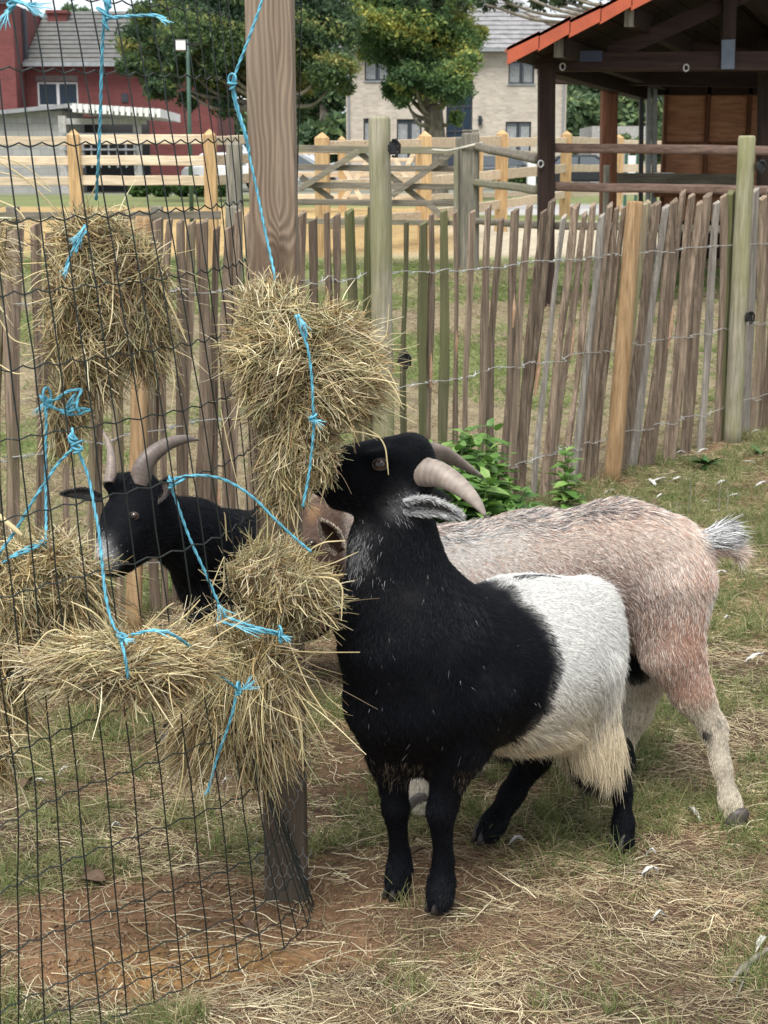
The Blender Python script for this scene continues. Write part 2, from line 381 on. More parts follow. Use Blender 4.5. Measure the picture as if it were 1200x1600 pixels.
def wall_with_holes(mb, x0, x1, y, z0, z1, holes, th=.25):
    """front wall in the plane y, cut into boxes round the openings (x0,x1,z0,z1)"""
    X = sorted({x0, x1, *[h[0] for h in holes], *[h[1] for h in holes]})
    for a, b in zip(X[:-1], X[1:]):
        hs = sorted([(h[2], h[3]) for h in holes if h[0] < (a + b) / 2 < h[1]]); z = z0
        for h0, h1 in hs:
            if h0 > z: mb.box((a, y, z), (b, y + th, h0))
            z = h1
        if z < z1: mb.box((a, y, z), (b, y + th, z1))
def window(parent, x0, x1, z0, z1, y, mat=None, split=1, curtain=True, glass=None, blind=False):
    mat = mat or M_frame; f = MB(); t = .07; yy = y + .1
    f.box((x0, yy, z0), (x0 + t, yy + .08, z1)); f.box((x1 - t, yy, z0), (x1, yy + .08, z1))
    f.box((x0 + t, yy, z0), (x1 - t, yy + .08, z0 + t)); f.box((x0 + t, yy, z1 - t), (x1 - t, yy + .08, z1))
    for i in range(1, split + 1):
        xm = x0 + (x1 - x0) * i / (split + 1); f.box((xm - t * .8, yy + .003, z0 + t), (xm + t * .8, yy + .077, z1 - t))
    wo_ = f.obj('window', mat, parent)
    MB().box((x0 + t, yy + .05, z0 + t), (x1 - t, yy + .06, z1 - t)).obj('pane', glass or M_glass, wo_)
    if curtain:
        c = MB(); n = 14
        for i in range(n):
            a = x0 + t + (x1 - x0 - 2 * t) * i / n; b = a + (x1 - x0 - 2 * t) / n * .62
            if abs((a + b) / 2 - (x0 + x1) / 2) > .12: c.box((a, yy + .035, z0 + t), (b, yy + .046, z1 - t - .15))
        c.obj('curtain', M_curt, wo_)
    MB().box((x0 - .05, y - .06, z0 - .07), (x1 + .05, y + .12, z0 - .002)).obj('sill', M_zinc, wo_)
    return wo_
def tiled_slope(mb, a, b, c, d, n=22):
    """roof slope a-b (eave) to d-c (ridge) laid in overlapping courses"""
    a, b, c, d = [np.asarray(q, float) for q in (a, b, c, d)]; up = nrm(np.cross(b - a, d - a)); up = up * np.sign(up[2] + 1e-6)
    for i in range(n):
        t0, t1 = i / n, (i + 1) / n + .02
        p0 = a + (d - a) * t0 + up * .07; p1 = b + (c - b) * t0 + up * .07; p2 = b + (c - b) * min(t1, 1) + up * .015; p3 = a + (d - a) * min(t1, 1) + up * .015
        mb.add([p0, p1, p2, p3, p0 - up * .06, p1 - up * .06, p2 - up * .03, p3 - up * .03], [(0, 1, 2, 3), (7, 6, 5, 4), (0, 4, 5, 1), (1, 5, 6, 2), (2, 6, 7, 3), (3, 7, 4, 0)])

# beige brick house
HY = 72.0
def hx(px, py=200): return P(px, py, HY)[0]
def hz(py): return P(600, py, HY)[2]
bh_ = thing('brick_house', (hx(710), HY, .6), 'two storey beige brick house with dark window frames and grey tiled roof', 'house')
x0, x1 = hx(541), hx(884); zt = hz(76)
holes = [(hx(570), hx(609), hz(126), hz(91)), (hx(793), hx(833), hz(131), hz(96)), (hx(568), hx(606), hz(262), hz(185)), (hx(620), hx(659), hz(262), hz(186)),
         (hx(790), hx(830), hz(264), hz(190)), (hx(697), hx(738), .62, hz(118))]
m = MB(); wall_with_holes(m, x0, x1, HY, .3, zt, holes, .3)
m.box((x0, HY + .3, .3), (x0 + .3, HY + 9, zt)); m.box((x1 - .3, HY + .3, .3), (x1, HY + 9, zt)); m.box((x0, HY + 9, .3), (x1, HY + 9.3, zt))
m.obj('wall', M_beige, bh_)
for i, h in enumerate(holes[:5]): window(bh_, *h, HY, split=1)
en = MB(); ex0, ex1, ez0, ez1 = holes[5]
for q in (.0, .33, .66, 1.0): en.box((ex0 + (ex1 - ex0 - .08) * q, HY + .12, ez0), (ex0 + (ex1 - ex0 - .08) * q + .08, HY + .2, ez1))
for q in (.0, .28, .5, .72, .985): en.box((ex0 + .003, HY + .125, ez0 + (ez1 - ez0) * q), (ex1 - .003, HY + .195, ez0 + (ez1 - ez0) * q + .1))
eo = en.obj('entrance_frame', M_frame, bh_); MB().box((ex0, HY + .155, ez0), (ex1, HY + .165, ez1)).obj('pane', M_dglass, eo)
MB().box((ex0 + .1, HY + .05, ez0), (ex0 + (ex1 - ex0) * .6, HY + .11, ez0 + 2.1)).obj('door', simple('blue_grey_door', (.035, .045, .07), .4), bh_)
r = MB(); rx0, rx1 = x0 - .5, x1 + .5; rz = zt - .05; top = rz + 3.3; ym = HY + 4.6
tiled_slope(r, (rx0, HY - .5, rz), (rx1, HY - .5, rz), (rx1 - 3.2, ym, top), (rx0 + 3.2, ym, top), 14)
tiled_slope(r, (rx1, HY - .5, rz), (rx1, HY + 9.8, rz), (rx1 - 3.2, ym, top), (rx1 - 3.2, ym, top), 14)
tiled_slope(r, (rx0, HY - .5, rz), (rx0, HY + 9.8, rz), (rx0 + 3.2, ym, top), (rx0 + 3.2, ym, top), 14)
tiled_slope(r, (rx0, HY + 9.8, rz), (rx1, HY + 9.8, rz), (rx1 - 3.2, ym, top), (rx0 + 3.2, ym, top), 6)
r.obj('roof', M_tile, bh_)
MB().box((rx0, HY - .62, rz - .12), (rx1, HY - .5, rz + .02)).obj('gutter', M_zinc, bh_)
MB().box((rx0 + .05, HY - .5, rz - .1), (rx1 - .05, HY, rz - .04)).obj('soffit', M_frame, bh_)
MB().tube([(x1 - .15, HY - .08, .6), (x1 - .15, HY - .08, rz - .1)], .05, 8).obj('downpipe', M_zinc, bh_)
MB().tube([(x0 + .12, HY - .08, .6), (x0 + .12, HY - .08, rz - .1)], .05, 8).obj('downpipe', M_zinc, bh_)
m = MB(); c = P(750, 188, HY); m.box((c[0] - .08, HY - .14, c[2] - .22), (c[0] + .08, HY, c[2] + .2)); m.box((c[0] - .12, HY - .2, c[2] - .05), (c[0] + .12, HY - .13, c[2] + .05)); m.obj('wall_lamp', M_frame, bh_)

# red brick house with a lower lean-to and a carport
RY = 60.0
def rx_(px): return P(px, 150, RY)[0]
def rz_(py): return P(600, py, RY)[2]
rh = thing('red_house', (rx_(180), RY, .6), 'red painted brick house with grey tiled roof and white framed window', 'house')
m = MB(); hol = [(rx_(58), rx_(122), rz_(166), rz_(128))]
wall_with_holes(m, rx_(42), rx_(338), RY, .3, rz_(100), hol, .3); m.box((rx_(42), RY + .3, .3), (rx_(42) + .3, RY + 7, rz_(100))); m.box((rx_(338) - .3, RY + .3, .3), (rx_(338), RY + 7, rz_(100)))
m.obj('wall', M_redb, rh)
m = MB(); m.box((rx_(-120), RY - 1.6, .3), (rx_(41.5), RY + 6, rz_(12))); m.obj('gable_wing', M_redb, rh)
MB().beam((rx_(-120), RY - 1.7, rz_(12) + .1), (rx_(44), RY - 1.7, rz_(12) + .1), .3, .18).obj('verge', M_frame, rh)
MB().tube([(rx_(44), RY - .1, rz_(98)), (rx_(44), RY - .1, rz_(14))], .12, 6).obj('flashing', M_frame, rh)
r = MB(); tiled_slope(r, (rx_(43), RY - .4, rz_(100)), (rx_(345), RY - .4, rz_(100)), (rx_(345), RY + 4, rz_(100) + 2.35), (rx_(43), RY + 4, rz_(100) + 2.35), 12)
tiled_slope(r, (rx_(43), RY + 8.4, rz_(100)), (rx_(345), RY + 8.4, rz_(100)), (rx_(345), RY + 4, rz_(100) + 2.35), (rx_(43), RY + 4, rz_(100) + 2.35), 4); r.obj('roof', simple('dark_roof_tile', (.12, .12, .115), .8, 0, .3, 3), rh)
MB().box((rx_(43), RY - .55, rz_(100) - .12), (rx_(345), RY - .4, rz_(100) + .04)).obj('gutter', M_zinc, rh)
ch = MB(); ch.box((rx_(54), RY + 3, rz_(45)), (rx_(85), RY + 4, rz_(8))); ch.box((rx_(52), RY + 2.9, rz_(8)), (rx_(87), RY + 4.1, rz_(3))); ch.obj('chimney', M_redb, rh)
window(rh, *hol[0], RY, M_white, 1, False, M_dglass)
MB().box((rx_(57), RY - .03, rz_(127)), (rx_(123), RY + .0, rz_(118))).obj('lintel', simple('grey_stone', (.16, .13, .12), .9), rh)
MB().box((rx_(190), RY + .001 - .04, rz_(160)), (rx_(200), RY, rz_(146))).obj('vent_panel', M_frame, rh)
# lean-to shed and carport
le = thing('lean_to_shed', (P(50, 200, 54)[0], 54, .6), 'grey block lean-to shed with a sloping zinc roof before the red house', 'shed')
def q(px, py, Y): return P(px, py, Y)
a = q(-90, 184, 54); b = q(96, 172, 54)
MB().prism([(a[0], 54, .3), (b[0], 54, .3), (b[0], 54, b[2]), (a[0], 54, a[2])], (0, 0, 0), (0, 4, 0)).obj('wall', M_block, le)
a = q(-100, 186, 54); b = q(118, 165, 54); MB().beam((a[0], 55.9, a[2]), (b[0], 55.9, b[2]), 4.6, .14).obj('roof', M_zinc, le)
cpt = thing('carport', (P(170, 200, 53)[0], 53, .6), 'open carport with white corrugated roof edge and dark interior', 'carport')
m = MB(); N = 15; a = q(112, 167, 52.5); b = q(253, 176, 52.5)
for i in range(N):
    t0 = i / N; xa = a[0] + (b[0] - a[0]) * t0; wd_ = (b[0] - a[0]) / N; zc = a[2] + (b[2] - a[2]) * (t0 + .5 / N)
    m.box((xa + .04, 52.4, zc - .17), (xa + wd_ - .04, 57.5, zc + .12))
    m.box((xa - .041, 52.5, zc - .05), (xa + .039, 57.5, zc + .05))
m.obj('corrugated_roof', M_white, cpt)
m = MB()
for px in (99, 215): c = q(px, 220, 53.2); m.box((c[0] - .13, 53.1, .5), (c[0] + .13, 53.35, q(px, 181, 53.2)[2]))
a = q(97, 185, 53.2); b = q(215, 185, 53.2); m.box((a[0] + .1, 53.12, a[2] - .2), (b[0] + .3, 53.33, a[2])); m.obj('post', M_concrete, cpt)
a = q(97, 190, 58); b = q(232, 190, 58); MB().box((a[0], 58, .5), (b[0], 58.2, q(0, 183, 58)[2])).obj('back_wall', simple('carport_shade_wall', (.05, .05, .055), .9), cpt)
m = MB()
for i in range(9):
    c = q(100 + i * 13.5, 215, 53); m.box((c[0], 53.0, q(0, 262, 53)[2]), (c[0] + .06, 53.05, q(0, 208, 53)[2]))
a = q(98, 208, 53); b = q(214, 208, 53); m.box((a[0], 52.94, a[2] - .08), (b[0], 52.99, a[2])); m.box((a[0], 52.94, q(0, 235, 53)[2]), (b[0], 52.99, q(0, 232, 53)[2])); m.obj('railing', M_zinc, cpt)
# low grey building and cabinet beyond the barn
MB().box(P(924, 228, 80) - (0, 0, 2), P(1010, 197, 80) + (0, 5, 0)).obj('grey_outbuilding', M_concrete, None, label='low flat roofed grey building seen between the barn posts', category='building')
m = MB(); a = P(825, 269, 62); b = P(838, 254, 62); m.box((a[0], 62, .55), (b[0], 62.6, b[2])); m.obj('utility_cabinet', M_white, None, bevel=.03, label='small white utility cabinet standing before the beige house', category='cabinet')
sg = thing('notice_board', (P(986, 250, 30)[0], 30, .6), 'white notice board on green posts behind the barn pole', 'sign')
a = P(980, 272, 30); b = P(994, 243, 30)
MB().box((a[0], 30, a[2]), (b[0], 30.04, b[2])).obj('panel', M_white, sg)
m = MB(); gm = simple('green_paint', (.03, .09, .06), .5)
for x in (a[0] - .05, b[0]): m.box((x, 29.98, .55), (x + .05, 30.06, b[2] + .03))
m.obj('post', gm, sg)

# ---------------------------------------------------------------- cars
def car(px, Y, col, label, yaw=0, ground=None):
    g0 = G(px, Y); t = thing('parked_car', Vector(g0), label, 'car', 'cars parked before the beige house')
    pm = simple('car_paint', col, .25, 0, .05)
    L, Wd = 4.3, 1.75
    sec = [(-2.15, .35), (-2.12, .75), (-1.95, .92), (-1.2, 1.0), (1.0, .95), (1.95, .82), (2.13, .6), (2.15, .35)]
    cab = [(-1.75, .98), (-1.25, 1.42), (.25, 1.45), (1.05, .96)]
    def ext(poly, y0, y1, inset=0):
        m = MB(); pa = [(x, y0, z) for x, z in poly]; pb = [(x * (1 if z < 1.2 else .97), y1, z) for x, z in poly]
        n = len(poly); return m.add(np.array(pa + pb), [tuple(range(n))[::-1], tuple(range(n, 2 * n))] + [(i, (i + 1) % n, n + (i + 1) % n, n + i) for i in range(n)])
    M = Matrix.Rotation(yaw, 4, 'Z')
    def put(m, name, mat, bev=0):
        V = np.vstack(m.V) @ np.array(M.to_3x3()).T; me = mesh(name, V, m.F, False, [mat]); o = bpy.data.objects.new(name, me); C.objects.link(o); o.parent = t
        if bev: bm_ = o.modifiers.new('bevel', 'BEVEL'); bm_.width = bev; bm_.segments = 3
        return o
    put(ext(sec, -Wd / 2, Wd / 2), 'body', pm, .08)
    m = ext(cab, -Wd / 2 + .12, Wd / 2 - .12); put(m, 'roof', pm, .06)
    for s_ in (-1, 1):
        y = s_ * (Wd / 2 - .12); yy = (y - .012, y + .012)
        for wx in ([(-1.5, 1.02), (-1.18, 1.34), (-.45, 1.36), (-.45, 1.0)], [(-.37, 1.0), (-.37, 1.36), (.2, 1.36), (.82, 1.0)]): put(ext(wx, min(yy), max(yy)), 'side_window', M_glass)
        for x in (-1.35, 1.35):
            m = MB(); m.tube([(x, s_ * (Wd / 2 - .1), .32), (x, s_ * (Wd / 2 + .02), .32)], .32, 18); wo = put(m, 'wheel', M_black)
        put(MB().box((2.0, s_ * .75 - .13, .62), (2.165, s_ * .75 + .13, .76)), 'headlight', M_white)
    put(MB().add([(.3, -.7, 1.43), (.3, .7, 1.43), (1.06, .74, 1.0), (1.06, -.74, 1.0), (.28, -.7, 1.4), (.28, .7, 1.4), (1.0, .74, .98), (1.0, -.74, .98)], [(0, 1, 2, 3), (7, 6, 5, 4), (0, 4, 5, 1), (1, 5, 6, 2), (2, 6, 7, 3), (3, 7, 4, 0)]), 'windscreen', M_glass)
    return t
car(915, 64, (.015, .017, .02), 'black car with bright windows seen between barn posts', 0)
car(765, 66, (.1, .11, .12), 'dark grey car parked left of the house window behind yellow rails', 3.0)
car(455, 60, (.35, .37, .38), 'silver car half hidden behind the tall wooden post', .25)
car(375, 57, (.75, .76, .76), 'white car parked at the corner of the red house', -.5)

# ---------------------------------------------------------------- trees
def leaves_mesh(name, cl, n, size, cols, parent, flat=.5):
    """small folded leaf faces spread through clump spheres cl: (x,y,z,r)"""
    cl = np.asarray(cl, float); w_ = cl[:, 3] ** 2; k = rng.choice(len(cl), n, p=w_ / w_.sum())
    d = nrm(rng.normal(size=(n, 3))); rr = cl[k, 3] * (rng.random(n) ** .45) * (1 + .18 * rng.normal(size=n) * .6)
    # break each clump into boughs
    bough = nrm(rng.normal(size=(len(cl) * 14, 3))); bk = k * 14 + rng.integers(0, 14, n)
    d = nrm(d * .55 + bough[bk] * .8); c = cl[k, :3] + d * rr[:, None] * np.array([1, 1, .82]); c[:, 2] -= .12 * rr * rng.random(n)
    a = nrm(rng.normal(size=(n, 3)) + d * .6); b = nrm(np.cross(a, rng.normal(size=(n, 3)))); sz = size * (.6 + .8 * rng.random(n))[:, None]
    tip = a * sz; sd_ = b * sz * flat; V = np.stack([c - tip * .5, c + sd_ * .5, c + tip * .6, c - sd_ * .5], 1).reshape(-1, 3)
    F = np.arange(n * 4).reshape(-1, 4); me = mesh(name, V - np.array(W(parent)), F, False, [M_leaf])
    cc = np.asarray(cols, float) * 1.4; h = vnoise(c[:, 0] + 3 * c[:, 2], c[:, 1] + c[:, 2], .9, 90) * .7 + .3 * rng.random(n)  # leaf colours lifted to stand in for haze over the foliage
    q_ = np.clip((h - .2) / .6, 0, .999) ** 1.8 * (len(cc) - 1); i0 = q_.astype(int); f = (q_ - i0)[:, None]; col = cc[i0] * (1 - f) + cc[np.minimum(i0 + 1, len(cc) - 1)] * f
    col = col * (.75 + .5 * rng.random((n, 1)))
    at = me.color_attributes.new('tint', 'FLOAT_COLOR', 'POINT'); at.data.foreach_set('color', np.repeat(np.hstack([col, np.ones((n, 1))]), 4, 0).astype(np.float32).ravel())
    o = bpy.data.objects.new(name, me); C.objects.link(o); o.parent = parent; return o
def tree(px_base, Y, clumps, n, size, cols, label, trunk_r=.26, tname='tree', group=None, fork=None, depth=1.0, trunk_w=None):
    g0 = G(px_base, Y); t = thing(tname, Vector(g0), label, 'tree', group)
    s_ = Y * cp / FP; cl = []
    for (x, y, r_) in clumps:
        Yc = Y + random.uniform(-1, 1) * depth; c = P(x, y, Yc); cl.append((*c, r_ * s_))
        if r_ > 35: c2 = P(x + random.uniform(-.5, .5) * r_, y, Y + depth * 2); cl.append((*c2, r_ * s_ * .9))
    leaves_mesh('crown', cl, n, size, cols, t)
    fk = P(*(fork or (px_base, 150)), Y); m = MB()
    pts = crom([g0 - (0, 0, .3), g0 + (0.02, 0, .5), (g0 + fk) / 2 + (.06, 0, 0), fk], 5); m.tube(pts, np.linspace(trunk_r * 1.25, trunk_r * .8, len(pts)), 14); 
    m.obj('trunk', M_bark, t, True)
    for c in cl:
        c = np.array(c[:3]); k = random.uniform(.0, .35); st = fk * (1 - k) + pts[len(pts) // 2] * k
        mid = (st + c) / 2 + np.array([0, random.uniform(-.3, .3), -.25]); l = crom([st, mid, st * .25 + c * .75], 4)
        MB().tube(l, np.linspace(trunk_r * .24, .02, len(l)), 7).obj('limb', M_bark, t, True)
    return t
GREEN = [(.05, .085, .045), (.075, .12, .06), (.11, .16, .07), (.15, .20, .08)]
GREENY = [(.05, .09, .045), (.07, .125, .055), (.095, .16, .06), (.125, .185, .065), (.16, .21, .07), (.2, .24, .07), (.36, .34, .09)]
tree(679, 40, [(640, 25, 66), (690, 62, 58), (655, 108, 52), (702, 128, 40), (733, 98, 22), (605, 62, 46), (590, 18, 50), (618, 140, 22), (628, 158, 14), (716, 182, 15), (610, -40, 80), (700, -40, 70), (745, 55, 20), (640, 120, 30)],
     130000, .105, GREENY, 'round crowned maple turning yellow at its right edge, grey trunk before the beige house', .31, 'maple_tree', fork=(676, 165))
tree(430, 37, [(215, 62, 36), (255, 92, 48), (318, 62, 64), (330, 128, 36), (372, 40, 56), (200, 100, 22), (285, 18, 42), (492, 50, 66), (520, 108, 40), (480, -10, 70), (430, 60, 70), (540, 40, 34), (250, 140, 24), (292, 158, 18), (540, 135, 16), (380, 120, 38), (470, 120, 34), (225, 20, 24), (350, 165, 22), (380, -30, 70), (300, -40, 60)],
     170000, .10, [(.035, .06, .035), (.05, .085, .045), (.07, .11, .05), (.095, .14, .055), (.13, .17, .06), (.16, .185, .07), (.23, .22, .08)], 'broad dark green tree with yellowing leaf tips behind the wire mesh', .3, 'broadleaf_tree', fork=(428, 150))
tree(1120, 30, [(640, 2, 12), (680, 6, 14), (720, 10, 12), (760, 4, 16), (800, 10, 13), (840, 6, 13), (870, 0, 18), (905, -12, 22), (950, -25, 30), (1000, -60, 60), (780, -22, 26), (700, -25, 24), (1080, -80, 60)],
     9000, .12, [(.02, .035, .02), (.045, .065, .03), (.08, .09, .04)], 'dark tree whose sparse boughs hang over the barn roof', .25, 'spreading_tree', fork=(1110, -40), depth=.6)
WOOD = [(.07, .11, .06), (.10, .15, .075), (.15, .20, .09), (.2, .24, .11)]
for i, (px, Y, cl, n, lab, cols) in enumerate([
    (505, 90, [(480, 165, 34), (515, 150, 30), (530, 200, 28), (490, 215, 28), (470, 120, 24), (520, 235, 20)], 9000, 'dark green tree left of the beige house', GREEN),
    (905, 95, [(905, 150, 34), (900, 195, 30), (925, 135, 26), (890, 230, 26), (915, 175, 30)], 9000, 'pale green tree just right of the beige house', WOOD),
    (975, 100, [(965, 165, 36), (990, 190, 34), (950, 205, 30), (1005, 150, 30), (985, 230, 24), (1030, 180, 30), (940, 235, 28), (1010, 235, 30), (900, 240, 28), (1060, 210, 40), (960, 250, 24)], 14000, 'tall pale tree seen between the barn posts', WOOD),
    (355, 95, [(350, 190, 26), (375, 200, 30), (345, 235, 20), (400, 190, 30), (440, 190, 34)], 7000, 'dark tree between the red house and the tall post', GREEN),
    (118, 110, [(110, 20, 14), (130, 24, 14), (120, 30, 14)], 1500, 'small pale tree top showing above the grey roof', WOOD)]):
    tree(px, Y, cl, n, .5, cols, lab, .3, 'distant_tree', 'trees behind the houses', depth=1.5)
hd = thing('hedge', Vector(G(975, 78)), 'rounded green shrub in front of the grey outbuilding', 'hedge')
leaves_mesh('foliage', [(*P(975, 222, 78), .5), (*P(990, 228, 78), .5), (*P(960, 232, 78), .4), (*P(1000, 240, 78), .5)], 2500, .22, WOOD, hd)
def hedge(px0, px1, Y, h, lab, n):
    hd = thing('hedge', Vector(G((px0 + px1) / 2, Y)), lab, 'hedge'); a = G(px0, Y); b = G(px1, Y); k = int((b[0] - a[0]) / .6) + 1
    leaves_mesh('foliage', [(a[0] + (b[0] - a[0]) * i / max(1, k - 1), Y, a[2] + h * .5, h * .55) for i in range(k)], n, .16, [(.03, .06, .02), (.05, .1, .03), (.08, .13, .04)], hd)
hedge(220, 350, 45, .55, 'low clipped hedge below the red house behind pale rails', 5000)
hedge(788, 838, 64, 1.0, 'clipped hedge under the right ground floor window', 1500)
# floodlight mast
fl = thing('floodlight_mast', Vector(G(300, 22)), 'thin dark green mast with a square floodlight in front of the tree', 'lamp post')
b0 = G(300, 22); tp = P(293, 62, 22)
MB().tube([b0 - (0, 0, .1), (b0 + tp) / 2, tp], [.035, .03, .025], 8).obj('pole', gm, fl, True)
c = P(283, 71, 21.8); MB().box(c - (.085, .04, .08), c + (.085, .03, .08)).obj('lamp_housing', M_black, fl, bevel=.01)
MB().box(c - (.068, .05, .064), c + (.068, -.041, .064)).obj('lamp_glass', M_white, fl)
MB().beam(c + (.05, .05, .02), P(310, 69, 22), .03, .03).obj('bracket', M_black, fl)
# ================================================================ BARN
def bar(px0, py0, px1, py1, Y0, Y1, wpx, dep, name, mat, parent, bevel=.006, jit=0, **kw):
    """sawn member whose face is wpx px high as the photo shows it, dep metres deep"""
    a = P(px0, py0, Y0); b = P(px1, py1, Y1); d = nrm(b - a); up = nrm(np.cross(np.cross(d, (0, 1., 0)), d)) if abs(d[1]) < .9 else np.array((0, 0, 1.))
    up = np.cross(np.array((0, 1., 0)), d); up = nrm(up); ht = wpx / FP * (Y0 + Y1) / 2
    return MB().beam(a, b, dep, ht, up, jit).obj(name, mat, parent, bevel=bevel, **kw)
def post(px, pyt, Y, wpx, name, mat, parent=None, lean=0, dep=None, cap=None, buried=.15, bevel=.012, **kw):
    g = G(px, Y); t = P(px + lean, pyt, Y); w_ = wpx / FP * (Y * cp + .3)
    m = MB(); m.beam(g - (0, 0, buried), t, w_, dep or w_, (0, 1, 0))
    if cap:
        e = w_ / 2; m.add([t + (-e, -e, 0), t + (e, -e, 0), t + (e, e, 0), t + (-e, e, 0), t + (0, 0, cap)], [(0, 1, 4), (1, 2, 4), (2, 3, 4), (3, 0, 4)])
    return m.obj(name, mat, parent, bevel=bevel, **kw)
barn = thing('timber_shelter', Vector(G(960, 14)), 'open dark timber animal shelter with an orange edged roof and plywood back wall', 'shelter')
YB = 13.0; SK = .36; YE = 17.6
post(853, 104, YB, 25, 'post', M_barn, barn, 1); post(949, 112, 16, 24, 'post', M_barnr, barn, 3); post(1197, 104, YB + .4, 26, 'post', M_barn, barn, 3)
post(1345, 108, 16, 26, 'post', M_barnr, barn, 3)
bar(866, 97, 1500, 95, YB, YB, 27, .14, 'tie_beam', M_barnx, barn)
bar(835, 95, 866, 97, YB, YB, 22, .14, 'beam_end', M_barnx, barn)
bar(860, 118, 1420, 128, 16, 16, 24, .16, 'beam', M_barnx, barn)
bar(1000, 136, 1420, 136, YE - .3, YE - .3, 24, .12, 'beam', M_barnx, barn)
# longitudinal plates; the side walls run back to the right
SK = .36; YE = 17.6
for (x, y, Y0, Y1, py1) in ((853, 98, 13, YE - .2, 118), (1197, 96, 13, YE - .2, 118)):
    a = P(x, y, Y0 + .1); b = np.array([a[0] + SK * (Y1 - Y0), Y1, a[2] - .02]); MB().beam(a, b, .15, .18).obj('wall_plate', M_barn, barn)
# roof
eave = P(793, 83, 12.3); rid = P(985, -1, 12.3); sl_ = (rid[2] - eave[2]) / (rid[0] - eave[0]); rx1_ = 5.6
def roofz(x): return eave[2] + (x - eave[0]) * sl_ if x < rx1_ else eave[2] + (2 * rx1_ - eave[0] - x) * sl_
M_orange = simple('orange_verge_tiles', (.42, .085, .035), .65, 0, .25, 5)
n = 19; seg = (rx1_ - eave[0]) / n
for i in range(n):
    xa = eave[0] + i * seg; xb = xa + seg * 1.03; za = roofz(xa) - .01; zb = roofz(xb) + .012 * (i % 2) - .01
    m = MB(); m.add([(xa, 12.26, za - .08), (xb, 12.26, zb - .08 + .02), (xb, 12.26, zb + .07), (xa, 12.26, za + .055), (xa, 12.36, za - .08), (xb, 12.36, zb - .06), (xb, 12.36, zb + .07), (xa, 12.36, za + .055)],
                    [(0, 1, 2, 3), (7, 6, 5, 4), (0, 4, 5, 1), (1, 5, 6, 2), (2, 6, 7, 3), (3, 7, 4, 0)])
    m.add([(xa, 12.26, za + .056), (xb, 12.26, zb + .072), (xb, 12.6, zb + .072), (xa, 12.6, za + .056), (xa, 12.26, za + .03), (xb, 12.26, zb + .04), (xb, 12.6, zb + .04), (xa, 12.6, za + .03)], [(0, 1, 2, 3), (7, 6, 5, 4), (0, 4, 5, 1), (1, 5, 6, 2), (2, 6, 7, 3), (3, 7, 4, 0)])
    m.obj('verge_tile', M_orange, barn)
m = MB()
for i in range(30):                                         # underside boarding and roof above it
    xa = eave[0] + .02 + (rx1_ - eave[0]) * i / 30; xb = eave[0] + .02 + (rx1_ - eave[0]) * (i + 1) / 30 - .012
    za, zb = roofz(xa) - .03, roofz(xb) - .03
    k = SK * (YE - 12.37)
    m.add([(xa, 12.37, za - .02), (xb, 12.37, zb - .02), (xb, 12.37, zb), (xa, 12.37, za), (xa + k, YE, za - .02), (xb + k, YE, zb - .02), (xb + k, YE, zb), (xa + k, YE, za)], [(0, 1, 2, 3), (7, 6, 5, 4), (0, 4, 5, 1), (1, 5, 6, 2), (2, 6, 7, 3), (3, 7, 4, 0)])
m.obj('roof_boarding', M_barn, barn)
k = SK * (YE - 12.37); m = MB(); m.add([(eave[0], 12.37, eave[2]), (rx1_, 12.37, roofz(rx1_)), (rx1_ + k, YE, roofz(rx1_)), (eave[0] + k, YE, eave[2]), (eave[0], 12.37, eave[2] + .05), (rx1_, 12.37, roofz(rx1_) + .05), (rx1_ + k, YE, roofz(rx1_) + .05), (eave[0] + k, YE, eave[2] + .05)], [(3, 2, 1, 0), (4, 5, 6, 7), (0, 1, 5, 4), (1, 2, 6, 5), (2, 3, 7, 6), (3, 0, 4, 7)])
X2 = 2 * rx1_ - eave[0]; zr = roofz(rx1_)
m.add([(rx1_, 12.37, zr), (X2, 12.37, eave[2]), (X2 + k, YE, eave[2]), (rx1_ + k, YE, zr), (rx1_, 12.37, zr + .05), (X2, 12.37, eave[2] + .05), (X2 + k, YE, eave[2] + .05), (rx1_ + k, YE, zr + .05)], [(3, 2, 1, 0), (4, 5, 6, 7), (0, 1, 5, 4), (1, 2, 6, 5), (2, 3, 7, 6), (3, 0, 4, 7)])
m.obj('roof', M_orange, barn)
for i, x in enumerate((1.42, 1.98, 2.75, 3.5, 4.3, 5.1)):      # purlins with pale end grain
    z = roofz(x) - .13; MB().beam((x, 12.43, z), (x + SK * (YE - .1 - 12.43), YE - .1, z), .1, .15).obj('purlin', M_barn, barn)
    MB().box((x - .047, 12.42, z - .077), (x + .047, 12.4295, z + .067)).obj('purlin_end', M_greyw, barn)
bar(950, 86, 1150, -3, YB + .05, YB + .05, 24, .1, 'rafter', M_barnx, barn); bar(1150, -3, 1330, -80, YB + .05, YB + .05, 24, .1, 'rafter', M_barnx, barn)
bar(860, 84, 1100, -20, 16, 16, 20, .1, 'rafter', M_barnx, barn)
bar(1139, -20, 1137, 84, YB - .02, YB - .02, 20, .1, 'king_post', M_barn, barn)
bar(1138, 62, 1137, 108, YB - .1, YB - .1, 20, .012, 'steel_plate', simple('grey_steel_plate', (.12, .14, .17), .5, .4), barn, 0)
bar(905, 88, 941, 88, YB - .085, YB - .085, 16, .012, 'steel_plate', simple('dark_steel_plate', (.015, .02, .035), .4, .4), barn, 0)
bar(1000, 60, 1195, 88, 15.2, 15.2, 12, .08, 'brace', M_barnx, barn)
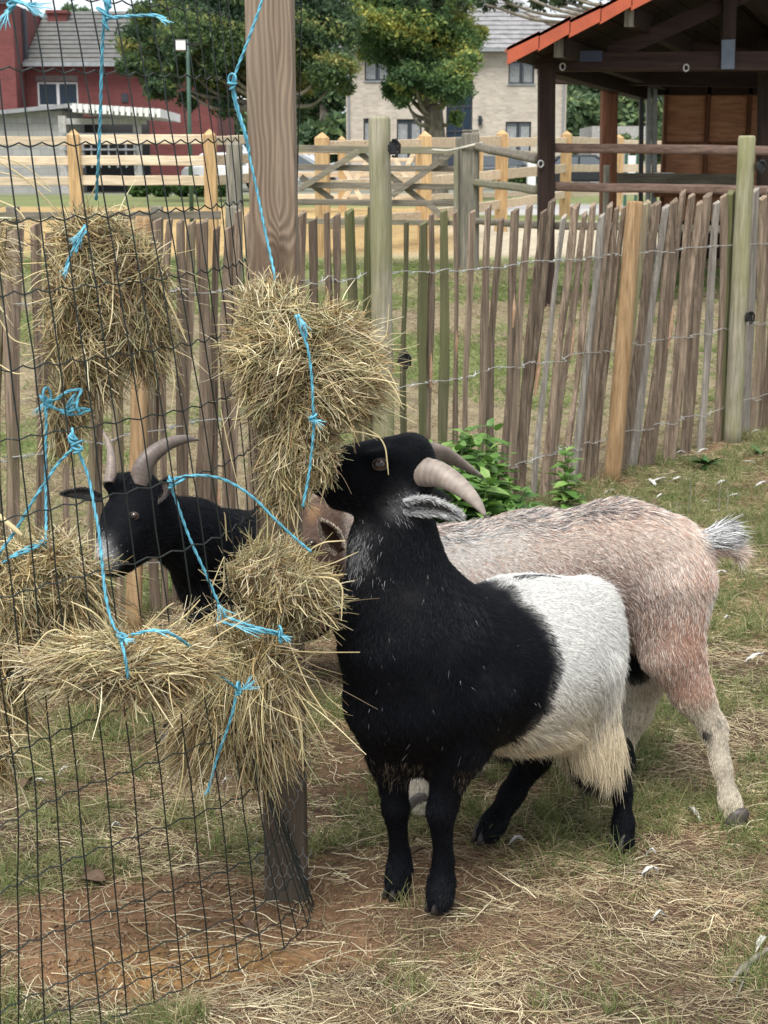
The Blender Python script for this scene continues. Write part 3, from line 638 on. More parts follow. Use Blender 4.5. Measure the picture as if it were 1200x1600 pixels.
k = SK * (YE - 12.37); m = MB(); m.add([(eave[0] + k + .2, YE - .12, roofz(eave[0] + .2) - .01), (rx1_ + k, YE - .12, zr - .012), (X2 + k - .2, YE - .12, roofz(eave[0] + .2) - .01), (eave[0] + k + .2, YE - .08, roofz(eave[0] + .2) - .01), (rx1_ + k, YE - .08, zr - .012), (X2 + k - .2, YE - .08, roofz(eave[0] + .2) - .01)], [(0, 2, 1), (3, 4, 5), (0, 1, 4, 3), (1, 2, 5, 4), (2, 0, 3, 5)])
m.obj('back_gable', M_barn, barn)
# ring bolts on the beam and post
for (x, y, Y) in ((1072, 106, YB - .1), (879, 104, YB - .1), (845, 256, YB - .1)):
    c = P(x, y, Y); a = np.linspace(0, 2 * math.pi, 13); MB().tube([c + (math.cos(t) * .022, 0, math.sin(t) * .028) for t in a], .007, 6).obj('ring_bolt', M_wire, barn, True)
# plywood back wall with studs and noggings
YW = 17.3; XW = lambda px: (px - 600) / FP * (YW * cp + .25)
m = []
cols_ = [(1030, 1092), (1095, 1155), (1158, 1225), (1228, 1300), (1303, 1380)]
for (xa, xb) in cols_:
    for (ya, yb) in ((131, 223), (226, 345)):
        a = P(xa, yb, YW); b = P(xb, ya, YW); MB().box((XW(xa - .5), YW, a[2]), (XW(xb + .5), YW + .02, b[2])).obj('plywood_panel', M_ply, barn)
for xa in (1029, 1093.5, 1156.5, 1226.5, 1301):
    a = [XW(xa)]; b = P(xa, 131, YW); MB().box((a[0] - .022, YW - .06, .35), (a[0] + .022, YW - .001, b[2])).obj('stud', M_barnr, barn)
for (xa, xb) in cols_: 
    a = P(xa + 3, 224.5, YW); MB().box((XW(xa) + .026, YW - .05, a[2] - .02), (XW(xb) - .0, YW - .001, a[2] + .02)).obj('nogging', M_barnr, barn)
a = P(1030, 345, YW); b = P(1380, 306, YW); MB().box((a[0], YW - .01, .3), (b[0], YW + .03, a[2])).obj('kick_board', M_barn, barn)
MB().box((XW(1028), YW + .06, .3), (XW(1385), YW + .1, P(1100, 120, YW)[2])).obj('wall_cladding', M_barn, barn)
a = P(1022, 335, 17.1); b = P(1060, 308, 17.1); MB().box((a[0], 17.1, b[2]), (P(1150, 308, 17.1)[0], 17.14, b[2] + .05)).obj('board', M_barnr, barn)
for (px, wpx) in ((1012.5, 8), (1022, 8)):
    post(px, 130, 17.2, wpx, 'steel_upright', simple('galvanised_steel', (.3, .31, .31), .5, .5), barn, 1, dep=.06)
post(1001, 123, 17.0, 7, 'downpipe', M_black, barn, 1.5)
bar(958, 279, 1155, 281, 16.4, 16.4, 17, .04, 'kick_rail', M_greyr, barn); bar(1023, 271, 1052, 271, 17.1, 17.1, 3, .1, 'ledge', M_white, barn)
bar(865, 231, 1215, 236, YB, YB - .35, 14, .085, 'round_rail', M_brownrail, barn, .02, .004); bar(865, 291, 1215, 298, YB, YB - .35, 14, .085, 'round_rail', M_brownrail, barn, .02, .004)
bar(865, 352, 1215, 360, YB + .1, YB - .2, 12, .07, 'round_rail', M_greyr, barn, .02, .004)
post(944, 258, 15.7, 9, 'hanging_rope', M_greyw, barn, 4, buried=0)

# ================================================================ YELLOW RAIL FENCES
def rail_fence(pts, heights, rail_h, label, topadd=.14, w_=.13, dup_first=True, group=None, cap=.07, postw=None):
    """pts: list of (px, Y); posts there with rails between them"""
    x0, Y0 = pts[0]; f = thing('rail_fence', Vector(G(x0, Y0)), label, 'fence', group)
    gs = [G(px, Y) for px, Y in pts]
    for i, g in enumerate(gs):
        e = (postw or w_) / 2; tz = g[2] + heights[0] + topadd; m = MB(); m.beam(g - (0, 0, .2), (g[0], g[1], tz), 2 * e, 2 * e, (0, 1, 0))
        t = np.array((g[0], g[1], tz)); m.add([t + (-e, -e, 0), t + (e, -e, 0), t + (e, e, 0), t + (-e, e, 0), t + (0, 0, cap)], [(0, 1, 4), (1, 2, 4), (2, 3, 4), (3, 0, 4)]); m.obj('post', M_yel, f, bevel=.008)
    for a, b in zip(gs[:-1], gs[1:]):
        for h in heights:
            d = nrm(b - a); off = d * (w_ / 2); z = np.array((0, 0, h + random.uniform(-.01, .01)))
            MB().beam(a + off * .9 + z, b - off * .9 + z, .045, rail_h * random.uniform(.9, 1.1), (0, 0, 1), .003).obj('rail', M_yelr, f, bevel=.006)
    return f
hgt = [Z(219, 16) - .32, Z(251, 16) - .32, Z(283, 16) - .32]
rail_fence([(-290, 16), (-83, 16), (125, 16), (333, 16), (420, 17.2)], hgt, .1, 'new yellow three rail fence across the left behind the wire mesh', .05)
rail_fence([(505, 17.5), (663, 19), (782, 21.5), (882, 25.5), (963, 28), (1100, 30)], [1.25, .8, .38], .13, 'new yellow rail fence running back from the grey gate past the barn', .1, .15, postw=.17)
rail_fence([(425, 27), (535, 27), (655, 27), (748, 29), (850, 32)], [1.1, .7, .3], .1, 'farther pale rail fence on the other side of the track', .2, .14)
yg = thing('cross_braced_gate', Vector(G(600, 24)), 'new yellow cross braced gate seen through the bars of the grey gate', 'gate')
for (a, b, c, d) in ((575, 250, 537, 312), (537, 262, 565, 312), (648, 236, 622, 290), (618, 250, 645, 296)): bar(a, b, c, d, 24, 24.05 if a > c else 23.95, 7, .04, 'brace', M_yelr, yg)
bar(537, 250, 648, 250, 24.1, 24.1, 6, .04, 'rail', M_yelr, yg); bar(537, 312, 648, 312, 24.1, 24.1, 6, .04, 'rail', M_yelr, yg)

# ================================================================ GREY FIELD GATE, its posts and rails
gp = thing('gate_post', Vector(G(732, 15.8)), 'thick old grey gate post with a pale rope loop near its top', 'post')
post(735, 207, 15.8, 26, 'timber', M_greyw, gp, 0, bevel=.02); post(720, 214, 16.05, 14, 'packing_post', M_greyw, gp, -1, bevel=.015)
c0 = P(735, 228, 15.8); a = np.linspace(0, 2 * math.pi, 17); MB().tube([c0 + (math.cos(t) * .125, math.sin(t) * .125 , .03 * math.cos(t)) for t in a], .014, 7).obj('rope_loop', simple('pale_rope', (.5, .47, .4), .9), gp, True)
MB().tube([c0 + (-.12, -.08, -.03), c0 + (-.25, -.05, -.05), c0 + (-.4, 0, -.04)], .012, 7).obj('rope_tail', simple('pale_rope_tail', (.5, .47, .4), .9), gp, True)
m = MB(); c1 = P(735, 205, 15.8); m.box(c1 + (-.085, -.085, -.002), c1 + (.085, .085, .012)); m.obj('top_cap', M_greyw, gp)
gt = thing('field_gate', Vector(G(570, 16)), 'weathered grey five bar field gate with crossed braces', 'gate')
for i, (y, x0, x1) in enumerate(((232, 446, 716), (261, 446, 716), (289, 478, 716), (315, 446, 716), (345, 446, 716))):
    bar(x0, y, x1, y + (4 if i < 1 else 3), 16, 16, (11, 9, 9, 9, 8)[i], .035, 'bar', M_greyr, gt, .005, .002)
for (a, b, c, d, Y) in ((468, 296, 561, 236, 15.95), (561, 238, 668, 320, 16.05), (612, 306, 704, 240, 15.95), (470, 276, 520, 312, 16.05), (668, 318, 700, 345, 15.95)): bar(a, b, c, d, Y, Y, 9, .03, 'brace', M_greyr, gt, .004)
post(449, 226, 16, 10, 'stile', M_greyw, gt, 0, dep=.05); post(713, 230, 16, 8, 'stile', M_greyw, gt, 0, dep=.05)
sr = thing('post_and_rail', Vector(G(790, 14.5)), 'pair of slanting round grey rails between the gate post and the shelter', 'fence')
bar(744, 229, 842, 249, 15.8, 13.1, 13, .085, 'rail', M_greyr, sr, .02, .004); bar(742, 285, 842, 297, 15.8, 13.1, 12, .08, 'rail', M_greyr, sr, .02, .004); bar(742, 345, 842, 352, 15.8, 13.1, 10, .07, 'rail', M_greyr, sr, .02, .004)
og = post(366, 222, 14.5, 24, 'old_post', M_greyw, None, 0, bevel=.03); og['label'] = 'rough old grey post standing left of the tall wooden post'; og['category'] = 'post'
lw = thing('low_rail', Vector(G(150, 13.5)), 'low weathered rail along the orange sand behind the paling', 'fence')
bar(-60, 338, 345, 336, 13.5, 13.5, 12, .04, 'rail', M_greyr, lw, .004, .003)
for px in (20, 245, 362): post(px, 322, 13.6, 18, 'post', M_greyw, lw, 0)

# ================================================================ CHESTNUT PALING, its posts
D0 = np.array([0, 5.28]); Dd = nrm(np.array([1, 1.24])); Dn = np.array([Dd[1], -Dd[0]])    # Dn points to the camera side
def linept(px, z, off=0):
    """where the upright plane of the paling is crossed by column px at height z"""
    k = (px - 600) / FP; o = D0 + Dn * off
    sx = Dd[0] - k * Dd[1] * cp; s_ = (k * (o[1] * cp + (CH - z) * sp) - o[0]) / sx
    q_ = o + Dd * s_; return np.array([q_[0], q_[1], z])
pf = thing('paling_fence', Vector(linept(600, 0)), 'split chestnut paling fence of thin leaning weathered pales wired together', 'fence')
tops = [-42, -15, 7, 24, 56, 78, 112, 137, 160, 193, 248, 264, 281, 299, 318, 340, 357, 373, 390, 410, 430, 450, 470, 488, 511, 527, 546, 572, 581,
        634, 660, 674, 695, 711, 739, 761, 782, 804, 826, 849, 865, 882, 900, 915, 927, 940, 952, 965, 976, 1010, 1025, 1040, 1052, 1066, 1080, 1092, 1105, 1119, 1131, 1142, 1182, 1191, 1203, 1216, 1230, 1250] + list(range(1264, 1440, 14))
wid = {24: 22, 7: 15, 56: 15, 78: 16, 248: 16, 281: 18, 318: 26, 357: 17, 488: 21, 511: 12, 527: 13, 546: 16, 572: 12, 581: 11, 634: 10, 674: 11, 711: 11, 739: 13, 782: 14, 804: 16, 865: 17, 900: 17, 927: 17, 1040: 17, 1066: 17, 1092: 18, 1105: 20, 1142: 17}
def leanpx(x):
    return np.interp(x, [0, 200, 380, 480, 546, 600, 634, 700, 739, 800, 847, 900, 975, 1040, 1066, 1105, 1130, 1160, 1200], [4, 2, 8, -8, -10, 4, 9, 2, 14, 22, 50, 52, 54, 54, 48, 36, 17, 16, 18])
pales = []
for i, tx in enumerate(tops):
    r_ = random.Random(i * 13 + 5); ln = float(leanpx(tx)) + r_.uniform(-5, 5); hh = 1.2 + r_.uniform(-.045, .03) + (.03 if tx > 1000 else 0)
    off = r_.uniform(-.012, .012); a = linept(tx - ln, -.04, off); b = linept(tx, hh, off); w_ = wid.get(tx, r_.uniform(12, 18)) / FP * (a[1] * cp + .2) * 1.22
    n = 9; k = 6; ang = sorted([j * 2 * math.pi / k + r_.uniform(-.35, .35) for j in range(k)]); sh = [r_.uniform(.7, 1.15) for _ in ang]
    bx, by = r_.uniform(-.02, .02), r_.uniform(-.012, .012); ph = r_.uniform(0, 6.28); V = []
    for j in range(n):
        t = j / (n - 1); c = a + (b - a) * t; bow = math.sin(t * math.pi) * bx + .005 * math.sin(t * 9 + ph)
        c = c + np.array([Dd[0] * bow, Dd[1] * bow, 0]) + np.array([Dn[0], Dn[1], 0]) * (by * math.sin(t * math.pi)); tw = .5 * t * r_.choice((-1, 1)) * .6
        ww = w_ * .5 * (1.0 + .14 * math.sin(t * 7 + ph * 2) + r_.uniform(-.04, .04)) * (1 - .12 * t)
        for q_, s_ in zip(ang, sh):
            u_ = math.cos(q_ + tw) * ww * s_; v_ = math.sin(q_ + tw) * ww * .62 * s_
            V.append(c + np.array([Dd[0] * u_ * 1.15, Dd[1] * u_ * 1.15, 0]) + np.array([Dn[0] * v_, Dn[1] * v_, 0]) + np.array([0, 0, (u_ * r_.uniform(.2, .9)) if j == n - 1 else 0]))
    F = [tuple(range(k))[::-1], tuple((n - 1) * k + j for j in range(k))]
    for j in range(n - 1):
        for q_ in range(k): F.append((j * k + q_, j * k + (q_ + 1) % k, (j + 1) * k + (q_ + 1) % k, (j + 1) * k + q_))
    mt = M_pale
    if tx in (546, 572, 581, 634, 660, 695, 1142): mt = M_palegreen
    elif tx in (847, 882, 940, 1119, 1182, 1040): mt = M_palegrey
    elif tx in (): mt = M_palepink
    m = MB(); m.add(V, F); o = m.obj('pale', mt, pf); pales.append((tx, ln, a, b, w_))
    if tx in (674, 695, 761, 739, 915, 865, 865, 711, 1066, 804, 340) and r_.random() < .95:      # torn patches that show fresh wood
        t0 = r_.uniform(.1, .65); c = a + (b - a) * t0; c2 = a + (b - a) * (t0 + r_.uniform(.07, .16)); o_ = np.array([Dn[0], Dn[1], 0]) * (w_ * .33)
        mm = MB(); mm.tube([c + o_ * .9, (c + c2) / 2 + o_, c2 + o_ * .85], [w_ * .1, w_ * .2, w_ * .06], 6); mm.obj('torn_patch', M_palepink, o)
# twisted fencing wires, weaving before and behind the pales
for zz, jig in ((.985, .012), (.575, .014), (.175, .016)):
    P1, P2 = [], []; prev = None
    allp = []
    for (tx, ln, a, b, w_) in pales:
        t = (zz - a[2]) / (b[2] - a[2]); c = a + (b - a) * t; c = c + np.array((0, 0, random.uniform(-jig, jig))); allp.append((c, w_))
    for sgn, L in ((1, P1), (-1, P2)):
        for i, (c, w_) in enumerate(allp):
            e = w_ * .42; o_ = np.array([Dn[0], Dn[1], 0]) * e * sgn
            L.append(c + o_ - np.array([Dd[0], Dd[1], 0]) * w_ * .45 + (0, 0, .002 * sgn)); L.append(c + o_ + np.array([Dd[0], Dd[1], 0]) * w_ * .45)
            if i < len(allp) - 1:
                c2, w2 = allp[i + 1]; g = (c + np.array([Dd[0], Dd[1], 0]) * w_ * .5 + c2 - np.array([Dd[0], Dd[1], 0]) * w2 * .5) / 2
                for k in range(3): L.append(g + np.array([Dd[0], Dd[1], 0]) * (k - 1) * .009 + np.array([Dn[0], Dn[1], 0]) * .003 * sgn * (-1) ** k + (0, 0, .004 * sgn * (-1) ** k - .004))
        MB().tube(L, .0017, 5).obj('binding_wire', M_wire, pf)
def round_post(px, pyt, wpx, label, mat, lean, off, insul=(), zt=None, flat=False):
    """lean: top px minus bottom px"""
    t = P(px, pyt, linept(px, 1.3, off)[1]); b = linept(px - lean, -.05, off); w_ = wpx / FP * (b[1] * cp + .1) / 2
    th = thing('fence_post', Vector((b[0], b[1], 0)), label, 'post', None); n = 12; r_ = random.Random(px)
    pts = [b + (t - b) * i / n + (0 if i in (0, n) else 1) * np.array([r_.uniform(-.002, .002), 0, 0]) for i in range(n + 1)]
    rad = [w_ * (1.03 - .05 * i / n + r_.uniform(-.015, .015)) for i in range(n + 1)]
    pts.append(t + nrm(t - b) * .012); rad.append(w_ * .86)
    o = MB().tube(pts, rad, 18, True, (0, 1, 0) if flat else None, .75).obj('timber', mat, th, True)
    for (ix, iy, side) in insul:
        c = P(ix, iy, b[1] - w_ * .4); m = MB()
        m.box(c + (-.014, -.02, -.022), c + (.018, .012, .022)); m.box(c + (-.02, -.03, -.012), c + (-.008, -.01, .012))
        m.tube([c + (0, -.02, .024), c + (.012, -.032, .026), c + (.024, -.03, .01), c + (.022, -.025, -.02)], .006, 6); m.tube([c + (.0, -.02, -.028), c + (.01, -.03, -.03), c + (.02, -.03, -.012)], .005, 6)
        m.obj('insulator', M_black, th, bevel=.002)
    return th
round_post(593, 187, 34, 'stout green lichened post in the middle of the paling fence', M_lich, -8, .085, ((613, 231, 1), (630, 561, 1)))
round_post(1167, 216, 27, 'tall rounded green grey post near the right end of the paling', M_lich, 24, .075, ((1186, 260, 1), (1169, 495, 1)))
round_post(992, 319, 27, 'half round tan stake leaning in the right part of the paling', M_stake, 37, .055, flat=True)
round_post(224, 345, 27, 'orange brown stake in the paling behind the black goat', M_stake, 16, .06, flat=True)

# ================================================================ TALL POST AND WIRE MESH
s = NT('post_timber'); c = s.n('TexCoord'); v = c.outputs['Object']; sx = s.n('SeparateXYZ'); s.l(v, sx.inputs[0])
wn = s.noise(s.coord('Object', (9, 9, 1.7)), 1.0, 3, .5, .2)
# growth rings cut lengthwise: arches, bent round a knot
kx, kz = .012, 1.19
dx = s.math('SUBTRACT', sx.outputs[0], kx); dz = s.math('SUBTRACT', sx.outputs[2], kz)
k2 = s.math('ADD', s.math('POWER', s.math('MULTIPLY', dx, 36.0), 2.0), s.math('POWER', s.math('MULTIPLY', dz, 15.0), 2.0))
kn = s.math('POWER', 2.718, s.math('MULTIPLY', k2, -1.0))
arch = s.math('ADD', s.math('MULTIPLY', s.math('ABSOLUTE', s.math('ADD', dx, -.004)), 62.0), s.math('MULTIPLY', sx.outputs[2], 2.3))
ph = s.math('ADD', s.math('ADD', arch, s.math('MULTIPLY', wn, 7.5)), s.math('MULTIPLY', kn, 3.5))
ring = s.math('ADD', s.math('MULTIPLY', s.math('SINE', s.math('MULTIPLY', ph, 12.0)), .5), .5)
fine = s.noise(s.coord('Object', (160, 160, 5)), 1.0, 4, .6)
col = s.mix(s.ramp(ring, [(.1, 0.0), (.95, 1.0)]), (.255, .192, .138), (.16, .112, .078)); col = s.mix(1.0, col, s.ramp(fine, [(.3, .72), (.7, 1.15)]), 'MULTIPLY')
col = s.mix(s.ramp(s.noise(s.coord('Object', (14, 14, 1.2)), 1.0, 3), [(.4, 0.0), (.65, .5)]), col, (.33, .275, .21))
col = s.mix(s.math('MULTIPLY', s.ramp(kn, [(.45, 0.0), (.9, 1.0)]), .75), col, (.085, .055, .036))
wet = s.ramp(s.math('ADD', sx.outputs[2], s.math('MULTIPLY', s.noise(s.coord('Object', (20, 20, 4)), 1.0, 3), .35)), [(.45, 1.0), (.8, 0.0)])
col = s.mix(s.math('MULTIPLY', wet, .85), col, (.072, .058, .045))
s.col(col); s.b.inputs['Roughness'].default_value = .85; s.b.inputs['Specular IOR Level'].default_value = .25; s.bump(s.math('ADD', ring, s.math('MULTIPLY', fine, .8)), .35, .003); M_post = s.m
tp_ = thing('tall_post', Vector((-.195, 2.6, 0)), 'thick brown wooden post with swirling grain that carries the wire mesh', 'post')
pb = P(448, 1372, 2.6); pt_ = P(421, -40, 2.6)
MB().beam((pb[0], 2.6, -.1), (pt_[0], 2.6, 1.75), .079, .082, (0, 1, 0), .0004).obj('timber', M_post, tp_, bevel=.006)

wm = thing('wire_mesh_fence', Vector((-.35, 2.2, 0)), 'dark green coated wire mesh with crimped level wires in front of the goats', 'fence')
K = np.arange(-9, 14)
XT = {-9: -300, -4: -108, -3: -73, -2: -38, -1: -3, 0: 32, 1: 67, 2: 100, 3: 132, 4: 163, 5: 197, 6: 225, 7: 253, 8: 278, 9: 302, 10: 320, 11: 337, 12: 353, 13: 366}
XM = {-9: -230, -4: -48, -3: -8, -2: 32, -1: 69, 0: 110, 1: 151, 2: 187, 3: 227, 4: 264, 5: 296, 6: 325, 7: 347, 8: 364, 9: 380, 10: 392, 11: 398, 12: 403, 13: 406}
XL = {-9: -130, -4: 27, -3: 56, -2: 88, -1: 122, 0: 167, 1: 210, 2: 255, 3: 300, 4: 342, 5: 378, 6: 403, 7: 410, 8: 415, 9: 419, 10: 422, 11: 425, 12: 428, 13: 430}
XB = {-9: -110, -4: 30, -3: 70, -2: 112, -1: 158, 0: 198, 1: 241, 2: 285, 3: 329, 4: 373, 5: 410, 6: 444, 7: 465, 8: 481, 9: 486, 10: 488, 11: 489, 12: 490, 13: 491}
YBt = {-9: 1680, -4: 1655, -3: 1635, -2: 1617, -1: 1600, 0: 1583, 1: 1565, 2: 1545, 3: 1528, 4: 1515, 5: 1500, 6: 1482, 7: 1460, 8: 1446, 9: 1436, 10: 1428, 11: 1422, 12: 1418, 13: 1414}
it = lambda dct, k: float(np.interp(k, list(dct), list(dct.values())))
def wx_at(k, y):
    yb = it(YBt, k); return float(np.interp(y, [-60, 110, 700, 1240, yb], [it(XT, k) - (it(XM, k) - it(XT, k)) * .3 - 2, it(XT, k), it(XM, k), it(XL, k), it(XB, k)]))
def wY(k, y):
    top = np.interp(k, [-9, 0, 8, 13], [1.9, 2.13, 2.47, 2.72]); bot = np.interp(k, [-9, 0, 8, 13], [1.93, 2.1, 2.43, 2.52]); t = np.clip((y - 110) / 1450, -.1, 1.05)
    return float(top * (1 - t) + bot * t)
def wpt(k, y): return P(wx_at(k, y), y, wY(k, y))
for k in K:
    yb = it(YBt, k); ys_ = np.concatenate([np.arange(-50, yb - 20, 55), [yb]]); r_ = random.Random(int(k))
    pts = np.array([wpt(k, y) for y in ys_]); pts[1:-1, 0] += np.array([r_.uniform(-.0012, .0012) for _ in range(len(pts) - 2)])
    MB().tube(crom(pts, 2), .00125 if k < 8 else .0011, 5).obj('upright_wire', M_mesh, wm)
R0 = [-68, -42, -10, 110, 228, 345, 455, 569, 673, 787, 900, 1012, 1122, 1219, 1321, 1421, 1500, 1541, 1583]
R8 = [-40, -14, 13, 121, 223, 327, 425, 528, 622, 718, 818, 912, 1007, 1100, 1200, 1300, 1370, 1408, 1446]
kk = np.linspace(-9, 13, (13 + 9) * 4 + 1)
for a, b in zip(R0, R8):
    pts = []; r_ = random.Random(a)
    for i, k in enumerate(kk):
        y = a + (b - a) * k / 8 if k <= 8 else b + (b - a) / 8 * .9 * (k - 8)
        yb = it(YBt, k); y = min(y, yb) if a > 1400 else y
        ph = i % 4; amp = ((-6 if a < 600 else -3) if ph == 2 else (-1.2 if ph in (1, 3) else 1.8)) * (.9 if a < 1480 else .6); p = wpt(k, y + amp)
        pts.append(p + np.array([0, .0035 if ph == 2 else -.0015, 0]))
    MB().tube(np.array(pts), .00125, 5).obj('crimped_wire', M_mesh, wm)
# last uprights that show right of the post, with short stubs
m = MB(); pr = np.array([P(np.interp(y, [-40, 340, 480], [472, 463, 461]), y, 2.66) for y in range(-40, 470, 30)]); m.tube(pr, .0013, 5)
for y in (8, 33, 56, 150, 222, 330): m.tube([P(456, y - 1, 2.645), P(472 - y * .024 + 1, y, 2.66)], .0012, 5)
m.obj('selvedge_wire', M_mesh, wm)
# hexagonal netting round the foot of the post
m = MB(); hw = .0135
for r_ in range(14):
    for c_ in range(7):
        x = -.245 + c_ * .0155 + (.0077 if r_ % 2 else 0); z = .02 + r_ * .022; y = 2.548 - .004 * math.sin(c_ * 1.3)
        if random.random() < .45: continue
        p0 = np.array((x, y, z)); m.tube([p0, p0 + (.0077, 0, .010)], .0006, 4); m.tube([p0, p0 + (-.0077, 0, .010)], .0006, 4); m.tube([p0 + (.0077, 0, .010), p0 + (.0077, -.001, .022)], .0008, 4)
hn = m.obj('hexagonal_netting', simple('dull_netting_wire', (.28, .28, .27), .6, .3, .3), tp_, kind='stuff')
# ================================================================ GOATS
def smin(a, b, k):
    h = np.clip(k - np.abs(a - b), 0, None) / k; return np.minimum(a, b) - h * h * k * .25
class Goat:
    def __init__(s): s.pr = []
    def cone(s, a, b, ra, rb, k=.03, flow=None, L=.015, tag=None, flat=None, fk=1.0):
        """round cone; flat/fk squash it sideways along an axis"""
        a = np.asarray(a, float); b = np.asarray(b, float)
        s.pr.append(dict(a=a, b=b, ra=ra, rb=rb, k=k, flow=nrm(b - a) if flow is None else nrm(flow), L=L, tag=tag, flat=None if flat is None else nrm(flat), fk=fk)); return s
    def dist(s, p, q):
        a, b = q['a'], q['b']; 
        if q['flat'] is not None:
            o = p - a; d = (o @ q['flat'])[..., None] * q['flat']; p = p + d * (1 / q['fk'] - 1)
            o = b - a; b = b + np.dot(o, q['flat']) * q['flat'] * (1 / q['fk'] - 1)
        ab = b - a; l2 = float(ab @ ab) + 1e-9; t = np.clip(((p - a) @ ab) / l2, 0, 1)
        return np.linalg.norm(p - a - t[..., None] * ab, axis=-1) - (q['ra'] + (q['rb'] - q['ra']) * t)
    def field(s, h):
        lo = np.min([np.minimum(q['a'] - q['ra'], q['b'] - q['rb']) for q in s.pr], 0) - .03; hi = np.max([np.maximum(q['a'] + q['ra'], q['b'] + q['rb']) for q in s.pr], 0) + .03
        n = np.ceil((hi - lo) / h).astype(int) + 1; F = np.full(n, .2, np.float32)
        for q in s.pr:
            m = q['k'] + .02; l = np.minimum(q['a'] - q['ra'], q['b'] - q['rb']) - m; u = np.maximum(q['a'] + q['ra'], q['b'] + q['rb']) + m
            i0 = np.clip(((l - lo) / h).astype(int), 0, n - 1); i1 = np.clip(((u - lo) / h).astype(int) + 2, 0, n)
            g = np.stack(np.meshgrid(*[lo[i] + h * np.arange(i0[i], i1[i]) for i in range(3)], indexing='ij'), -1)
            sl__ = tuple(slice(i0[i], i1[i]) for i in range(3)); F[sl__] = smin(F[sl__], s.dist(g, q), q['k'])
        return F, lo
    def mesh(s, h=.0065):
        F, lo = s.field(h); I = F < 0; c = np.zeros(tuple(np.array(F.shape) - 1) + (3,), np.float32); cnt = np.zeros(c.shape[:3], np.float32)
        sh = F.shape; sl_ = lambda o, ax=None: tuple(slice(o[i], sh[i] - 1 + o[i]) for i in range(3))
        for ax in range(3):
            o1, o2 = [i for i in range(3) if i != ax]
            for p in (0, 1):
                for q in (0, 1):
                    o = [0, 0, 0]; o[o1] = p; o[o2] = q; e = list(o); e[ax] = 1
                    A = F[sl_(o)]; B = F[sl_(e)]; X = (A < 0) != (B < 0); t = np.where(X, A / (A - B + 1e-12), 0)
                    for d in range(3): c[..., d] += np.where(X, (t if d == ax else o[d]), 0)
                    cnt += X
        act = cnt > 0; ids = -np.ones(act.shape, int); ids[act] = np.arange(act.sum())
        pos = np.stack(np.nonzero(act), -1) + c[act] / cnt[act][:, None]; V = lo + pos * h; Q = []
        for ax in range(3):
            o1, o2 = [(ax + 1) % 3, (ax + 2) % 3]; A = np.take(I, range(0, sh[ax] - 1), ax); B = np.take(I, range(1, sh[ax]), ax); X = A != B
            idx = np.stack(np.nonzero(X), -1); idx = idx[(idx[:, o1] > 0) & (idx[:, o2] > 0) & (idx[:, o1] < sh[o1] - 1) & (idx[:, o2] < sh[o2] - 1)]
            e1 = np.eye(3, dtype=int)[o1]; e2 = np.eye(3, dtype=int)[o2]
            q = np.stack([ids[tuple((idx - d).T)] for d in (e1 + e2, e2, 0 * e1, e1)], 1); fl = A[tuple(idx.T)]
            q[~fl] = q[~fl][:, ::-1]; Q.append(q)
        Q = np.vstack(Q); 
        for _ in range(3):                                   # relax
            S_ = np.zeros_like(V); n_ = np.zeros(len(V))
            for i in range(4): np.add.at(S_, Q[:, i], V[Q[:, (i + 1) % 4]]); np.add.at(n_, Q[:, i], 1)
            V = V * .5 + .5 * S_ / np.maximum(n_, 1)[:, None]
        return V, Q
    def weights(s, p):
        Wt = np.stack([np.exp(-np.clip(s.dist(p, q), -.03, 1) / .012) for q in s.pr], 1); return Wt / Wt.sum(1, keepdims=True)

